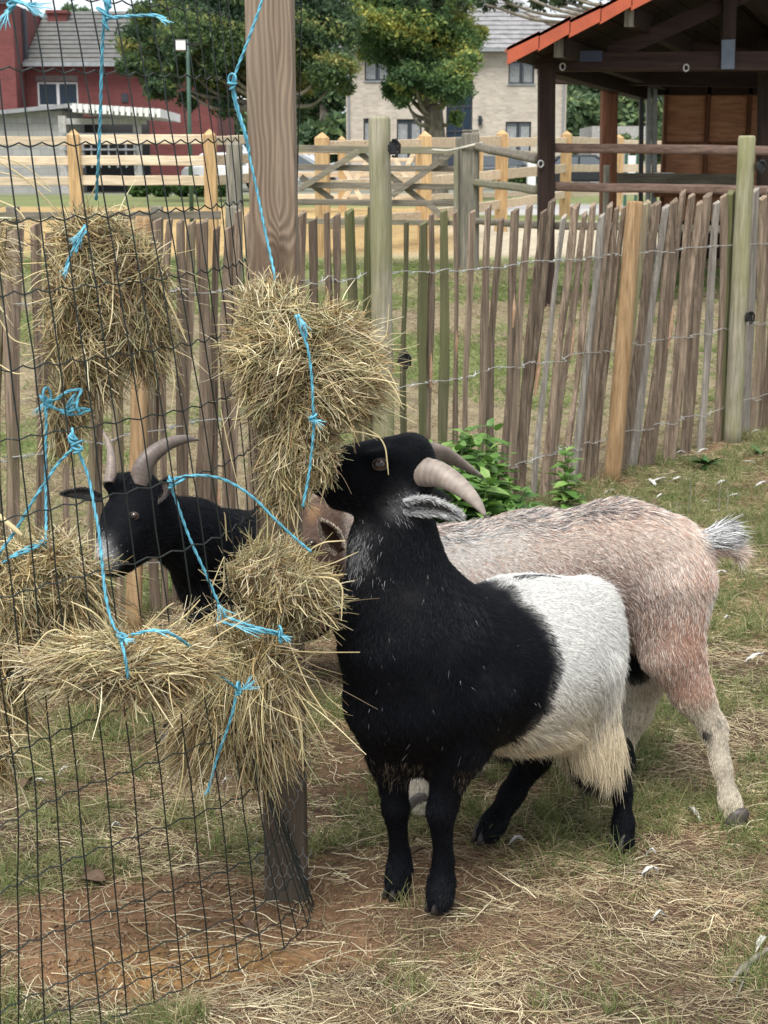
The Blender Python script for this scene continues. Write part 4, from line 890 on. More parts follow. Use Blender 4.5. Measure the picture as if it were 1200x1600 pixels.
def build_goat(g, name, loc, label, colfn, nh, lenfn=None, seed=1, hr=.00042, h=.0065, keep=None, extra_flow=None, lift=.22, skin=.55, hang=None):
    r_ = np.random.default_rng(seed); t = thing(name, Vector(loc), label, 'goat', 'goats feeding at the wire mesh')
    V, Q = g.mesh(h); nl = np.zeros((len(V), 3)); fn = np.cross(V[Q[:, 2]] - V[Q[:, 0]], V[Q[:, 3]] - V[Q[:, 1]]); ar = np.linalg.norm(fn, axis=1) / 2
    for i in range(4): np.add.at(nl, Q[:, i], fn)
    nl = nrm(nl)
    me = mesh('body', V - np.array(loc), Q, True, [M_skin]); 
    vc = np.mean([colfn(V, nl, r_) for _ in range(7)], 0) * skin
    for _ in range(6):
        a_ = np.zeros_like(vc); n_ = np.zeros(len(vc))
        for i in range(4): np.add.at(a_, Q[:, i], vc[Q[:, (i + 1) % 4]]); np.add.at(n_, Q[:, i], 1)
        vc = vc * .4 + .6 * a_ / np.maximum(n_, 1)[:, None]
    at = me.color_attributes.new('tint', 'FLOAT_COLOR', 'POINT'); at.data.foreach_set('color', np.hstack([np.clip(vc, 0, 1), np.ones((len(V), 1))]).astype(np.float32).ravel())
    bo = bpy.data.objects.new('body', me); C.objects.link(bo); bo.parent = t
    k = r_.choice(len(Q), nh, p=ar / ar.sum()); a, b = r_.random((2, nh, 1)); q = Q[k]
    root = (V[q[:, 0]] * (1 - a) + V[q[:, 1]] * a) * (1 - b) + (V[q[:, 3]] * (1 - a) + V[q[:, 2]] * a) * b
    N = nrm((nl[q[:, 0]] * (1 - a) + nl[q[:, 1]] * a) * (1 - b) + (nl[q[:, 3]] * (1 - a) + nl[q[:, 2]] * a) * b)
    Wt = g.weights(root); fl = Wt @ np.array([x['flow'] for x in g.pr]); L = Wt @ np.array([x['L'] for x in g.pr])
    if extra_flow is not None: fl = extra_flow(root, N, fl)
    if lenfn is not None: L = lenfn(root, N, L, r_)
    # wander of the lie of the coat
    sw = .45 * np.stack([np.sin(root[:, 1] * 31 + root[:, 2] * 47 + 1), np.sin(root[:, 0] * 37 + root[:, 2] * 29 + 2), np.sin(root[:, 0] * 43 + root[:, 1] * 23 + root[:, 2] * 17)], 1)
    cl = .16 * np.stack([np.sin(root[:, 0] * 260 + root[:, 2] * 190), np.sin(root[:, 1] * 240 + root[:, 2] * 210), np.sin(root[:, 0] * 230 - root[:, 1] * 270)], 1)
    fl = fl + sw * .55 + cl; tg = nrm(fl - N * (fl * N).sum(1, keepdims=True)); d = nrm(tg + N * (lift * (.6 + .8 * r_.random((nh, 1)))) + .10 * r_.normal(size=(nh, 3)))
    if hang is not None: hk = hang(root)[:, None]; d = nrm(d * (1 - hk) + hk * (dn + .07 * r_.normal(size=(nh, 3))))
    L = L * (.65 + .6 * r_.random(nh)); Kp = 4; s_ = np.linspace(0, 1, Kp)
    pts = root[:, None] - N[:, None] * .001 + d[:, None] * (L[:, None] * s_)[..., None] + (-N * .10 + np.array([0, 0, -.16]) + .12 * r_.normal(size=(nh, 3)))[:, None] * (L[:, None] * s_ ** 2)[..., None]
    pts[..., 2] = np.maximum(pts[..., 2], .003)
    rad = np.array([1, .95, .75, .15]) * hr; rad = rad[None] * np.clip(.6 + L[:, None] * 14, .7, 1.5)
    c = colfn(root + N * .001, N, r_); c = c * (.72 + .5 * r_.random((nh, 1)))
    m_ = np.ones(nh, bool) if keep is None else keep(root, N)
    strands('coat', pts[m_], rad[m_], c[m_], M_coat, t)
    return t
s = NT('goat_skin'); a = s.n('Attribute'); a.attribute_name = 'tint'; s.col(s.mix(1.0, a.outputs['Color'], s.ramp(s.noise(s.coord(), 120, 4), [(.3, .6), (.7, 1.1)]), 'MULTIPLY')); s.b.inputs['Roughness'].default_value = .7; s.b.inputs['Specular IOR Level'].default_value = .08; s.bump(s.noise(s.coord(), 260, 3), .4, .002); M_skin = s.m
s = NT('horn'); v = s.coord('Object'); a = s.n('Attribute'); a.attribute_name = 'tint'; n_ = s.noise(s.coord('Object', (60, 60, 60)), 1, 4)
s.col(s.mix(1.0, a.outputs['Color'], s.ramp(n_, [(.3, .7), (.7, 1.1)]), 'MULTIPLY')); s.b.inputs['Roughness'].default_value = .5; s.bump(s.noise(s.coord('Object', (140, 140, 140)), 1, 4), .25, .002); M_horn = s.m
s = NT('eyeball'); s.col((.05, .024, .011)); s.b.inputs['Roughness'].default_value = .05; s.b.inputs['Specular IOR Level'].default_value = .8; M_eye = s.m
M_pupil = simple('pupil', (.003, .003, .003), .1); M_lid = simple('eyelid_rim', (.028, .018, .014), .5, 0, .2, 200)
M_hoof = simple('hoof_horn', (.06, .05, .045), .5, 0, .4, 60)

def horn(parent, pts, r0, flat, fk, c0, c1, ridges=26, seg=20, tipk=.16, label=None):
    p = crom(pts, 16); n = len(p); t = np.linspace(0, 1, n); r = r0 * ((1 - t) ** .85 * (1 - tipk) + tipk * (1 - t) ** .45)
    r = r * (1 + .014 * np.sin(t * ridges * 2 * math.pi + .8 * np.sin(t * 17)) * np.clip(1.15 - t * 1.2, 0, 1)); r[-1] = r0 * .03
    V, F = tubeVF(p, r, seg, True, flat, fk); a = np.tile(np.arange(seg) * 2 * math.pi / seg, n); V[:, 2] += 0
    me = mesh('horn', V - np.array(W(parent)), F, True, [M_horn]); tt = np.repeat(t, seg)
    band = .5 + .5 * np.sin(tt * ridges * 2 * math.pi + .8 * np.sin(tt * 17)); c = np.array(c0)[None] * (1 - tt[:, None]) + np.array(c1)[None] * tt[:, None]; c = c * (.84 + .22 * band[:, None] * np.clip(1.1 - tt[:, None], .2, 1))
    c[tt > .93] *= .35
    at = me.color_attributes.new('tint', 'FLOAT_COLOR', 'POINT'); at.data.foreach_set('color', np.hstack([np.clip(c, 0, 1), np.ones((len(V), 1))]).astype(np.float32).ravel())
    o = bpy.data.objects.new('horn', me); C.objects.link(o); o.parent = parent; return o
def ear(parent, base, tip, wdir, facing, wd, cup, cout, cin, nh=2600, seed=3, hl=.012):
    """cupped leaf: base->tip, wdir across, opening towards facing"""
    base, tip = np.asarray(base, float), np.asarray(tip, float); wdir = nrm(wdir); fc = nrm(facing); nu, nv = 14, 9; V = []; 
    for side in (0, 1):
        for i in range(nu):
            t = i / (nu - 1); w_ = wd * (math.sin(math.pi * min(1, t * .86 + .14)) ** .62) * (1 - .25 * t) if t < 1 else wd * .04
            for j in range(nv):
                s_ = (j / (nv - 1) - .5) * 2; c = base + (tip - base) * t + wdir * s_ * w_ * .5 + fc * (cup * wd * (abs(s_) ** 2.2) * (1 - .45 * t) - .012 * math.sin(t * 3.1)); V.append(c + (fc * -.0022 if side else 0))
    V = np.array(V); F = []; o = nu * nv
    for i in range(nu - 1):
        for j in range(nv - 1):
            a, b, c, d = i * nv + j, i * nv + j + 1, (i + 1) * nv + j + 1, (i + 1) * nv + j; F += [(a, b, c, d), (o + d, o + c, o + b, o + a)]
    bd = [j for j in range(nv)] + [i * nv + nv - 1 for i in range(1, nu)] + [(nu - 1) * nv + j for j in range(nv - 2, -1, -1)] + [i * nv for i in range(nu - 2, 0, -1)]
    for a, b in zip(bd, bd[1:] + bd[:1]): F.append((a, o + a, o + b, b))
    me = mesh('ear', V - np.array(W(parent)), F, True, [M_skin]); ed = np.tile((np.abs(np.linspace(-1, 1, nv)) > .72)[None], (nu, 1)); ed[-2:] = True; ed = ed.ravel()[:, None]; cc = np.vstack([np.where(ed, np.array(cout), np.array(cin)), np.tile(cout, (o, 1))]) * .8
    at = me.color_attributes.new('tint', 'FLOAT_COLOR', 'POINT'); at.data.foreach_set('color', np.hstack([cc, np.ones((2 * o, 1))]).astype(np.float32).ravel())
    eo = bpy.data.objects.new('ear', me); C.objects.link(eo); eo.parent = parent
    r_ = np.random.default_rng(seed); n = nh; i = r_.integers(0, nu - 1, n); j = r_.integers(0, nv - 1, n); a, b = r_.random((2, n, 1)); out = r_.random(n) < .6
    edge = r_.random(n) < .3; j[edge] = np.where(r_.random(edge.sum()) < .5, 0, nv - 2)
    k = i * nv + j + np.where(out, o, 0); p = (V[k] * (1 - a) + V[k + nv] * a) * (1 - b) + (V[k + 1] * (1 - a) + V[k + nv + 1] * a) * b
    ax = nrm(tip - base); d = nrm(ax + np.where(out, -1, 1)[:, None] * fc * .25 + .25 * r_.normal(size=(n, 3))); L = hl * (.5 + r_.random(n)) * np.where(out, .8, 1.1)
    s_ = np.linspace(0, 1, 4); pts = p[:, None] + d[:, None] * (L[:, None] * s_)[..., None]
    col = np.where((out | edge)[:, None], np.array(cout), np.array(cin)) * (.6 + .7 * r_.random((n, 1)))
    strands('ear_fur', pts, np.array([1, .9, .7, .2]) * .0004, col, M_coat, eo)
    return eo
def eye(parent, c, n, r=.010):
    r = r * 1.02
    """globe with slit pupil and a lid rim; n points out of the head"""
    c = np.asarray(c, float); n = nrm(n); u = nrm(np.cross(n, (0, 0, 1))); v = np.cross(u, n); m = MB(); N = 14
    V = [c + n * r]; F = []
    for i in range(1, 9):
        th = i * math.pi / 9
        for j in range(N): a = j * 2 * math.pi / N; V.append(c + r * (n * math.cos(th) + (u * math.cos(a) + v * math.sin(a)) * math.sin(th)))
    for j in range(N): F.append((0, 1 + j, 1 + (j + 1) % N))
    for i in range(7):
        for j in range(N): F.append((1 + i * N + j, 1 + (i + 1) * N + j, 1 + (i + 1) * N + (j + 1) % N, 1 + i * N + (j + 1) % N))
    m.add(V, F); e = m.obj('eye', M_eye, parent, True)
    MB().add([c + n * (r * 1.02) + u * x * r * .55 + v * y * r * .5 for x, y in ((-1, -.5), (1, -.5), (1, .5), (-1, .5))] + [c + n * (r * .85) + u * x * r * .55 + v * y * r * .5 for x, y in ((-1, -.5), (1, -.5), (1, .5), (-1, .5))], [(0, 1, 2, 3), (0, 4, 5, 1), (1, 5, 6, 2), (2, 6, 7, 3), (3, 7, 4, 0)]).obj('pupil', M_pupil, e)
    a = np.linspace(0, 2 * math.pi, 19); MB().tube([c + n * r * .45 + (u * math.cos(t) * 1.12 + v * math.sin(t) * .82) * r for t in a], r * .2, 7).obj('eyelid', M_lid, e, True)
def hoof(parent, p, fwd, r=.02):
    """cloven hoof: two claws"""
    fwd = nrm(np.array([fwd[0], fwd[1], 0])); sd_ = np.array([-fwd[1], fwd[0], 0]); m = MB()
    for s_ in (-1, 1):
        c = np.array([p[0], p[1], 0]) + sd_ * s_ * r * .52
        ring = lambda z, k, o: [c + fwd * (math.cos(a) * r * 1.25 * k + o) + sd_ * math.sin(a) * r * .46 * k + np.array([0, 0, z]) for a in np.linspace(0, 2 * math.pi, 10, endpoint=False)]
        V = ring(.001, 1.05, .006) + ring(.015, 1, .003) + ring(.034, .8, -.004) + ring(.045, .4, -.008); F = [tuple(range(10))[::-1], tuple(30 + i for i in range(10))]
        for i in range(3):
            for j in range(10): F.append((i * 10 + j, i * 10 + (j + 1) % 10, (i + 1) * 10 + (j + 1) % 10, (i + 1) * 10 + j))
        m.add(V, F)
    return m.obj('hoof', M_hoof, parent, True)
dn = np.array((0, 0, -1.))
BLK = np.array([.0042, .0050, .0080]); WHT = np.array([.74, .73, .70]); CRM = np.array([.76, .65, .46]); GRY = np.array([.30, .30, .31])

# ---------------------------------------------------------------- black and white goat in front
O1 = np.array([.26, 2.70, 0]); H1 = nrm(np.array([-.788, -.616, 0])); S1 = np.array([-H1[1] * 1.0, H1[0], 0]); S1 = np.array([.616, -.788, 0])
def L1(f, l, z): return O1 + H1 * f + S1 * l + np.array([0, 0, z])
g1 = Goat(); bk = -H1 + dn * .55
g1.cone(L1(.17, 0, .435), L1(-.02, 0, .420), .145, .160, .05, bk, .013, 't'); g1.cone(L1(-.02, 0, .420), L1(-.115, 0, .435), .158, .126, .05, bk, .018, 't')
g1.cone(P(642, 1005, 2.565), P(648, 1068, 2.565), .134, .126, .05, dn + H1 * .1, .012, 'c')
g1.cone(P(652, 1110, 2.56), P(662, 1165, 2.56), .098, .052, .05, dn, .014, 'c').cone(P(612, 1110, 2.575), P(608, 1165, 2.575), .075, .046, .05, dn, .013, 'c')
g1.cone(L1(.20, 0, .50), P(626, 930, 2.575), .110, .090, .05, dn, .014, 'n').cone(P(626, 930, 2.575), P(615, 850, 2.575), .090, .072, .05, dn, .013, 'n').cone(P(615, 850, 2.575), P(620, 775, 2.58), .072, .056, .04, dn + np.array((.2, 0, 0)), .013, 'n')
g1.cone(P(632, 738, 2.58), P(598, 737, 2.575), .058, .054, .03, (1, 0, -.15), .008, 'h').cone(P(598, 737, 2.575), P(550, 738, 2.56), .054, .046, .03, (1, 0, -.15), .007, 'h').cone(P(550, 738, 2.56), P(502, 745, 2.54), .046, .032, .02, (1, 0, -.1), .006, 'h')
g1.cone(P(598, 775, 2.575), P(530, 775, 2.55), .036, .024, .03, (1, 0, -.3), .010, 'h').cone(P(640, 708, 2.56), P(645, 704, 2.60), .030, .030, .03, (1, 0, .2), .012, 'h')
g1.cone(P(610, 712, 2.525), P(585, 716, 2.52), .014, .012, .02, (1, 0, 0), .006, 'h')           # brow over the eye
def leg(g, pts, rad, L, tag, k=.02):
    for i in range(len(pts) - 1): g.cone(pts[i], pts[i + 1], rad[i], rad[i + 1], k, nrm(pts[i + 1] - pts[i]) + dn * .4, L[i] if isinstance(L, (list, tuple)) else L, tag)
leg(g1, [L1(.18, .075, .42), L1(.20, .06, .33), P(708, 1185, 2.53), P(689, 1268, 2.52), P(693, 1345, 2.53), P(690, 1378, 2.525), P(687, 1402, 2.51)], [.078, .056, .041, .0245, .0175, .022, .025], [.014, .013, .010, .007, .009, .020], 'l')
leg(g1, [L1(.19, -.07, .40), L1(.22, -.055, .32), P(612, 1190, 2.575), P(618, 1262, 2.57), P(625, 1335, 2.58), P(624, 1358, 2.575), P(621, 1380, 2.565)], [.07, .05, .034, .023, .017, .021, .024], [.014, .013, .010, .007, .009, .020], 'l')
leg(g1, [L1(-.085, .055, .40), L1(-.115, .075, .29), P(968, 1172, 2.82), P(972, 1235, 2.80), P(974, 1285, 2.78), P(974, 1312, 2.765)], [.10, .062, .025, .0185, .019, .023], [.03, .03, .012, .010, .014], 'l')
leg(g1, [L1(-.10, -.07, .38), L1(-.04, -.09, .29), P(835, 1180, 2.87), P(800, 1240, 2.84), P(772, 1285, 2.81), P(762, 1300, 2.80)], [.10, .07, .031, .023, .023, .026], [.02, .02, .012, .010, .014], 'l')
g1.cone(L1(-.185, 0, .50), L1(-.215, 0, .44), .05, .045, .04, dn - H1 * .5, .04, 't')
def fl1(p):
    q_ = p - O1; return q_ @ H1, q_ @ S1, p[:, 2]
def col1(p, N, r_):
    f, l, z = fl1(p); n = len(p); nz = fbm(f * 1 + 5, z * .6 + l, .05, 40, 3) - .5; j = r_.normal(size=n) * .0035
    fb = np.interp(z, [0, .22, .26, .32, .40, .47, .55, .60, .66], [.4, .24, .18, .115, .06, .04, .045, .06, .10]) + nz * .05 + j
    white = (f < fb) & (z > .19); c = np.tile(BLK, (n, 1)); w_ = WHT[None] * (.9 + .2 * r_.random((n, 1)))
    lowy = (sstep(.46, .28, z) * 1.0)[:, None]; w_ = w_ * (1 - lowy) + CRM * lowy
    grey = (np.exp(-((f - fb + .05) / .035) ** 2) * sstep(.5, .3, z) * .55)[:, None] * (r_.random((n, 1)) < .6); w_ = w_ * (1 - grey) + GRY * grey * .8
    gr2 = (np.exp(-(((f + .08) / .05) ** 2 + ((z - .38) / .08) ** 2)) > r_.random(n) * 1.6)[:, None]; w_ = np.where(gr2, w_ * .45 + GRY * .25, w_)
    leg_w = (z < .24 + .02 * (r_.random(n) - .5) + .02 * nz) ; white &= ~leg_w
    c = np.where(white[:, None], w_, c)
    ridge = (np.abs(l - .0) < .012) & (z > .56) & (f < .02) & (f > -.09) & (r_.random(n) < .75); c[ridge] = BLK * 2
    # pale hairs: throat, cheek, brisket fringe
    gp_ = lambda px, py, Y, s_, a: a * np.exp(-(np.linalg.norm(p - P(px, py, Y), axis=1) / s_) ** 2)
    pr = gp_(562, 880, 2.52, .028, .35) + gp_(560, 845, 2.52, .028, .4) + gp_(640, 786, 2.51, .020, .85) + gp_(615, 796, 2.51, .016, .5) + gp_(542, 860, 2.54, .03, .45)
    pr = pr + .0025 * (z > .3) * (z < .7); h_ = r_.random(n) < pr; c[h_] = (np.array([.45, .45, .46]) * (.6 + .7 * r_.random((n, 1))))[h_]
    fr = (z < .30) & (z > .235) & (f > .05) & (N[:, 2] < -.3) & (r_.random(n) < .12); c[fr] = np.array([.22, .17, .12])
    return c
def len1(p, N, L, r_):
    f, l, z = fl1(p); skirt = sstep(-.02, -.17, f) * sstep(.46, .30, z) * sstep(.16, .24, z) * (l > -.02); L = L + skirt * (.012 + .027 * sstep(-.06, -.16, f)) * (.5 + .5 * r_.random(len(p)))
    belly = (N[:, 2] < -.15) & (z < .33) & (z > .2); L = np.where(belly, L + np.where(f < .12, .022, .006), L)
    head = z > .76; L = np.where(head, np.minimum(L, .009), L); return L
def hang1(p):
    f, l, z = fl1(p); return .82 * sstep(-.02, -.13, f) * sstep(.44, .34, z) * sstep(.16, .22, z)
def flow1(p, N, fl):
    f, l, z = fl1(p); k = (sstep(0, -.15, f) * sstep(.5, .32, z))[:, None]; return fl * (1 - k) + (dn * 1.3 + H1 * .10) * k
EY1 = P(595, 727, 2.514)
G1 = build_goat(g1, 'goat', (O1[0], O1[1], 0), 'black goat with white hindquarters in front, reaching up to pull hay by the post', col1, 380000, len1, 1, hr=.00034, extra_flow=flow1, lift=.16, hang=hang1, keep=lambda p, N: np.linalg.norm(p - EY1, axis=1) > .0155)
horn(G1, [P(650, 736, 2.545), P(688, 742, 2.525), P(722, 763, 2.50), P(746, 787, 2.485), P(761, 810, 2.48)], .0285, (.35, -.9, .25), .62, (.27, .215, .18), (.38, .325, .28), 18)
horn(G1, [P(655, 706, 2.60), P(690, 708, 2.63), P(725, 727, 2.65), P(757, 747, 2.66)], .024, (.1, .9, .5), .5, (.16, .12, .10), (.32, .28, .24), 18)
ear(G1, P(628, 782, 2.525), P(716, 802, 2.49), (0, -.25, 1), (0.1, -.75, -.6), .036, .5, (.58, .58, .58), (.10, .095, .09), 4200, 4, .011)
eye(G1, P(595, 726, 2.511), (-.25, -1, .25), .0115)
ear(G1, P(640, 760, 2.63), P(700, 780, 2.69), (0, .5, 1), (0.3, .6, -.6), .035, .4, (.02, .02, .022), (.03, .03, .03), 900, 14)
for q_, fw in ((P(687, 1411, 2.51), H1), (P(621, 1389, 2.565), H1), (P(974, 1321, 2.765), H1), (P(757, 1309, 2.80), H1)): hoof(G1, q_ + np.array((fw[0], fw[1], 0)) * .001, fw, .0175)

# ---------------------------------------------------------------- roan brown goat behind
g2 = Goat(); lf = np.array((0, 1., 0)); bk2 = np.array((1, -.1, -.35))
R2, M2, S2 = P(985, 890, 3.05), P(840, 905, 3.07), P(680, 915, 3.12)
g2.cone(R2, M2, .128, .138, .05, bk2, .014, 't').cone(M2, S2, .138, .13, .05, bk2, .016, 't')
g2.cone(P(965, 868, 3.04), P(1035, 880, 3.03), .118, .096, .05, bk2 + dn * .3, .014, 't').cone(P(1035, 890, 3.03), P(1068, 905, 3.0), .096, .058, .04, dn + np.array((.6, 0, 0)), .02, 't')
g2.cone(P(640, 900, 3.12), P(575, 865, 3.07), .10, .075, .04, (1, .1, -.2), .02, 'n').cone(P(575, 865, 3.07), P(530, 840, 3.02), .072, .06, .04, (1, .1, -.2), .015, 'n')
g2.cone(P(512, 815, 2.99), P(492, 870, 2.95), .056, .048, .03, (.3, 0, 1), .007, 'h').cone(P(492, 870, 2.95), P(478, 935, 2.90), .046, .034, .03, (.3, 0, 1), .007, 'h').cone(P(478, 935, 2.90), P(478, 985, 2.87), .032, .026, .02, (.2, 0, 1), .006, 'h').cone(P(520, 880, 2.98), P(500, 975, 2.9), .045, .022, .03, (.3, 0, 1), .012, 'h')
leg(g2, [P(1035, 930, 3.0), P(1050, 1015, 2.955), P(1080, 1080, 2.94), P(1115, 1138, 2.93), P(1127, 1195, 2.90), P(1140, 1250, 2.88), P(1147, 1275, 2.87)], [.112, .066, .043, .027, .0185, .0195, .022], [.015, .013, .010, .009, .009, .014], 'l')
leg(g2, [P(990, 930, 3.1), P(1005, 1040, 3.12), P(990, 1110, 3.12), P(968, 1170, 3.12), P(955, 1195, 3.11), P(947, 1215, 3.09)], [.10, .065, .038, .026, .022, .024], .014, 'l')
leg(g2, [P(660, 960, 3.06), P(655, 1080, 3.03), P(666, 1160, 3.0), P(664, 1225, 2.97), P(656, 1262, 2.95)], [.09, .05, .030, .026, .031], .016, 'l')
leg(g2, [P(690, 960, 3.16), P(730, 1080, 3.16), P(735, 1150, 3.17), P(740, 1195, 3.18), P(740, 1210, 3.17)], [.08, .045, .026, .022, .024], .014, 'l')
g2.cone(P(1075, 858, 3.02), P(1120, 845, 3.02), .032, .028, .02, (1, 0, .25), .045, 'tail').cone(P(1118, 845, 3.02), P(1142, 858, 3.02), .024, .012, .02, (1, 0, -.45), .05, 'tail')
PK = np.array([.60, .455, .365]); RD = np.array([.33, .185, .13]); LG = np.array([.78, .71, .63]); DG = np.array([.05, .055, .065])
def col2(p, N, r_):
    n = len(p); x, z = p[:, 0], p[:, 2]; u = r_.random(n); nz = fbm(x, z, .07, 61, 4)
    c = np.where((u < .42 + .5 * (nz - .5))[:, None], LG * .9, np.where((u < .9)[:, None], PK, RD * 1.2)) * (.88 + .24 * r_.random((n, 1)))
    def near_(px, py, Y, s_): return np.exp(-(np.linalg.norm(p - P(px, py, Y), axis=1) / s_) ** 2)
    darkr = np.clip(near_(900, 930, 2.94, .14) + near_(1000, 950, 2.93, .10), 0, 1) * .5; h_ = r_.random(n) < darkr; c[h_] = (np.array([.17, .115, .10]) * (.7 + .6 * r_.random((n, 1))))[h_]
    rd = np.clip(near_(1092, 905, 2.96, .035) + near_(1075, 1000, 2.9, .06) + near_(1080, 1080, 2.9, .055) + near_(1095, 1110, 2.9, .04), 0, 1); h_ = r_.random(n) < rd * .8; c[h_] = (RD * (.8 + .5 * r_.random((n, 1))))[h_]
    wh = np.clip(near_(700, 830, 3.0, .09) + near_(620, 850, 3.0, .09) + .6 * near_(780, 835, 3.0, .11) + near_(1105, 940, 2.97, .028) * 1.3, 0, 1) * .8; h_ = r_.random(n) < wh; c[h_] = (np.array([.66, .64, .6]) * (.8 + .3 * r_.random((n, 1))))[h_]
    top = sstep(.72, .92, N[:, 2]) * (z > .55) * np.interp(x, [0, .2, .34, .48, .6], [.75, .6, .65, .9, .2]); h_ = r_.random(n) < top * .62; c[h_] = (DG * (.6 + 2.6 * r_.random((n, 1)) ** 2))[h_]
    c = c * np.array([1.1, 1.1, 1.12]); low = (z < .25 + .12 * (nz - .5) + .05 * r_.normal(size=n) * .6) & (x > .5); c[low] = (CRM * np.array([.95, .98, 1.1]) * (.75 + .4 * r_.random((n, 1))))[low]
    bl = (near_(1102, 1150, 2.9, .022) + near_(1125, 1130, 2.9, .012) > .5 + .3 * r_.random(n)); c[bl] = BLK * 2.5
    fl_ = (z < .30) & (x < .55); c[fl_] = (np.array([.66, .6, .5]) * (.8 + .3 * r_.random((n, 1))))[fl_]
    bel = near_(985, 1050, 3.03, .05) > .4; c[bel] = BLK * 2
    tl = x > P(1094, 850, 3.02)[0]; tl &= (z > .57); tc = np.where(r_.random((n, 1)) < .35 + .4 * (p[:, 1:2] < 3.015) * (z[:, None] < .575), DG * .8, np.array([.66, .66, .66])); c[tl] = tc[tl]
    hd = x < P(540, 850, 3.0)[0]; fc = np.where(z[:, None] > .55, np.array([.2, .13, .10]), np.array([.06, .036, .028])); fc = fc * (.7 + .6 * r_.random((n, 1))); tan_ = near_(484, 800, 2.94, .025) > .45; fc[tan_] = np.array([.45, .27, .15]); mz = z < .36; fc[mz] = BLK * 1.5; c[hd] = fc[hd]
    return c
def len2(p, N, L, r_):
    L = L + .012 * (N[:, 2] > .75) * (p[:, 2] > .55); return L
G2 = build_goat(g2, 'goat', (.4, 3.06, 0), 'pinkish brown roan goat standing behind, white grey tail raised, head behind the post', col2, 300000, len2, 2, lift=.2, hr=.00034)
horn(G2, [P(497, 790, 2.99), P(494, 765, 3.0), P(497, 740, 3.03)], .014, (0, 1, 0), .7, (.3, .2, .17), (.38, .28, .24), 8)
ear(G2, P(533, 862, 2.875), P(501, 814, 2.86), (.84, 0, .54), (-.15, -1, .05), .046, .3, (.85, .74, .62), (.13, .08, .06), 4500, 5, .007)
eye(G2, P(488, 850, 2.905), (-.4, -1, 0), .010)
for q_ in (P(1149, 1287, 2.865), P(944, 1228, 3.085), P(652, 1272, 2.945), P(738, 1220, 3.165)): hoof(G2, q_, (-1, -.1, 0), .021)

# ---------------------------------------------------------------- black goat at the left, behind the mesh
g3 = Goat()
g3.cone(P(228, 792, 3.30), P(200, 815, 3.24), .062, .056, .03, (1, .3, .2), .009, 'h').cone(P(200, 815, 3.24), P(182, 850, 3.17), .054, .043, .03, (.6, .2, .8), .008, 'h').cone(P(182, 850, 3.17), P(170, 878, 3.11), .041, .033, .03, (.5, .2, .8), .007, 'h')
g3.cone(P(232, 842, 3.28), P(185, 882, 3.16), .042, .026, .03, (.8, .2, .1), .010, 'h').cone(P(222, 757, 3.29), P(180, 757, 3.25), .03, .024, .03, (.3, .3, 1), .018, 'h')
g3.cone(P(248, 812, 3.33), P(300, 835, 3.42), .062, .078, .04, (1, .4, -.4), .018, 'n').cone(P(300, 840, 3.42), P(345, 870, 3.5), .085, .11, .04, (1, .4, -.4), .02, 'n')
g3.cone(P(355, 885, 3.52), P(450, 880, 3.66), .128, .14, .05, (1, .4, -.4), .022, 't').cone(P(450, 880, 3.66), P(560, 885, 3.85), .14, .12, .05, (1, .4, -.4), .02, 't')
leg(g3, [P(335, 910, 3.47), P(325, 985, 3.42), P(300, 1060, 3.38), P(282, 1110, 3.36), P(270, 1145, 3.335)], [.085, .048, .030, .022, .026], [.02, .015, .012, .014], 'l')
leg(g3, [P(375, 920, 3.55), P(370, 1010, 3.55), P(365, 1070, 3.55), P(362, 1105, 3.55), P(358, 1122, 3.54)], [.075, .045, .028, .022, .026], .014, 'l')
leg(g3, [P(545, 920, 3.78), P(560, 1000, 3.77), P(575, 1050, 3.8), P(565, 1085, 3.78)], [.09, .05, .025, .025], .014, 'l')
leg(g3, [P(580, 900, 3.92), P(600, 980, 3.95), P(610, 1030, 3.95), P(602, 1065, 3.93)], [.08, .045, .025, .025], .014, 'l')
def col3(p, N, r_):
    n = len(p); c = np.tile(BLK * 1.1, (n, 1)); near_ = lambda px, py, Y, s_: np.exp(-(np.linalg.norm(p - P(px, py, Y), axis=1) / s_) ** 2)
    w_ = near_(150, 862, 3.11, .026) * 1.4 + near_(168, 880, 3.08, .022) * .7; h_ = r_.random(n) < w_; c[h_] = (np.array([.7, .7, .7]) * (.6 + .6 * r_.random((n, 1))))[h_]
    return c
G3 = build_goat(g3, 'goat', (-.3, 3.5, 0), 'small black goat with swept back horns behind the mesh, grey flecked muzzle', col3, 170000, None, 3, lift=.26, hr=.00036, keep=lambda p, N: np.linalg.norm(p - P(210, 806, 3.188), axis=1) > .0125)
horn(G3, [P(217, 757, 3.27), P(228, 722, 3.28), P(258, 696, 3.31), P(290, 686, 3.34), P(311, 688, 3.36)], .027, (.4, -.8, 0), .8, (.13, .10, .085), (.19, .155, .135), 24, tipk=.25)
horn(G3, [P(172, 755, 3.24), P(174, 722, 3.26), P(170, 695, 3.30), P(160, 672, 3.34)], .018, (1, 0, 0), .8, (.24, .19, .16), (.26, .21, .18), 22, tipk=.3)
ear(G3, P(247, 785, 3.25), P(263, 748, 3.30), (.75, -.4, -.2), (-.5, -.9, .1), .042, .5, (.02, .02, .022), (.09, .07, .065), 2200, 6, .008)
ear(G3, P(160, 775, 3.22), P(98, 771, 3.2), (0, .3, 1), (0, -.9, -.3), .028, .4, (.02, .02, .022), (.05, .045, .04), 1600, 7, .008)
eye(G3, P(210, 806, 3.188), (-.1, -1, .1), .0095)
m = MB(); m.tube(crom([P(146, 893, 3.085), P(165, 897, 3.08), P(190, 893, 3.12)], 4), .003, 6); m.obj('mouth', M_pupil, G3)
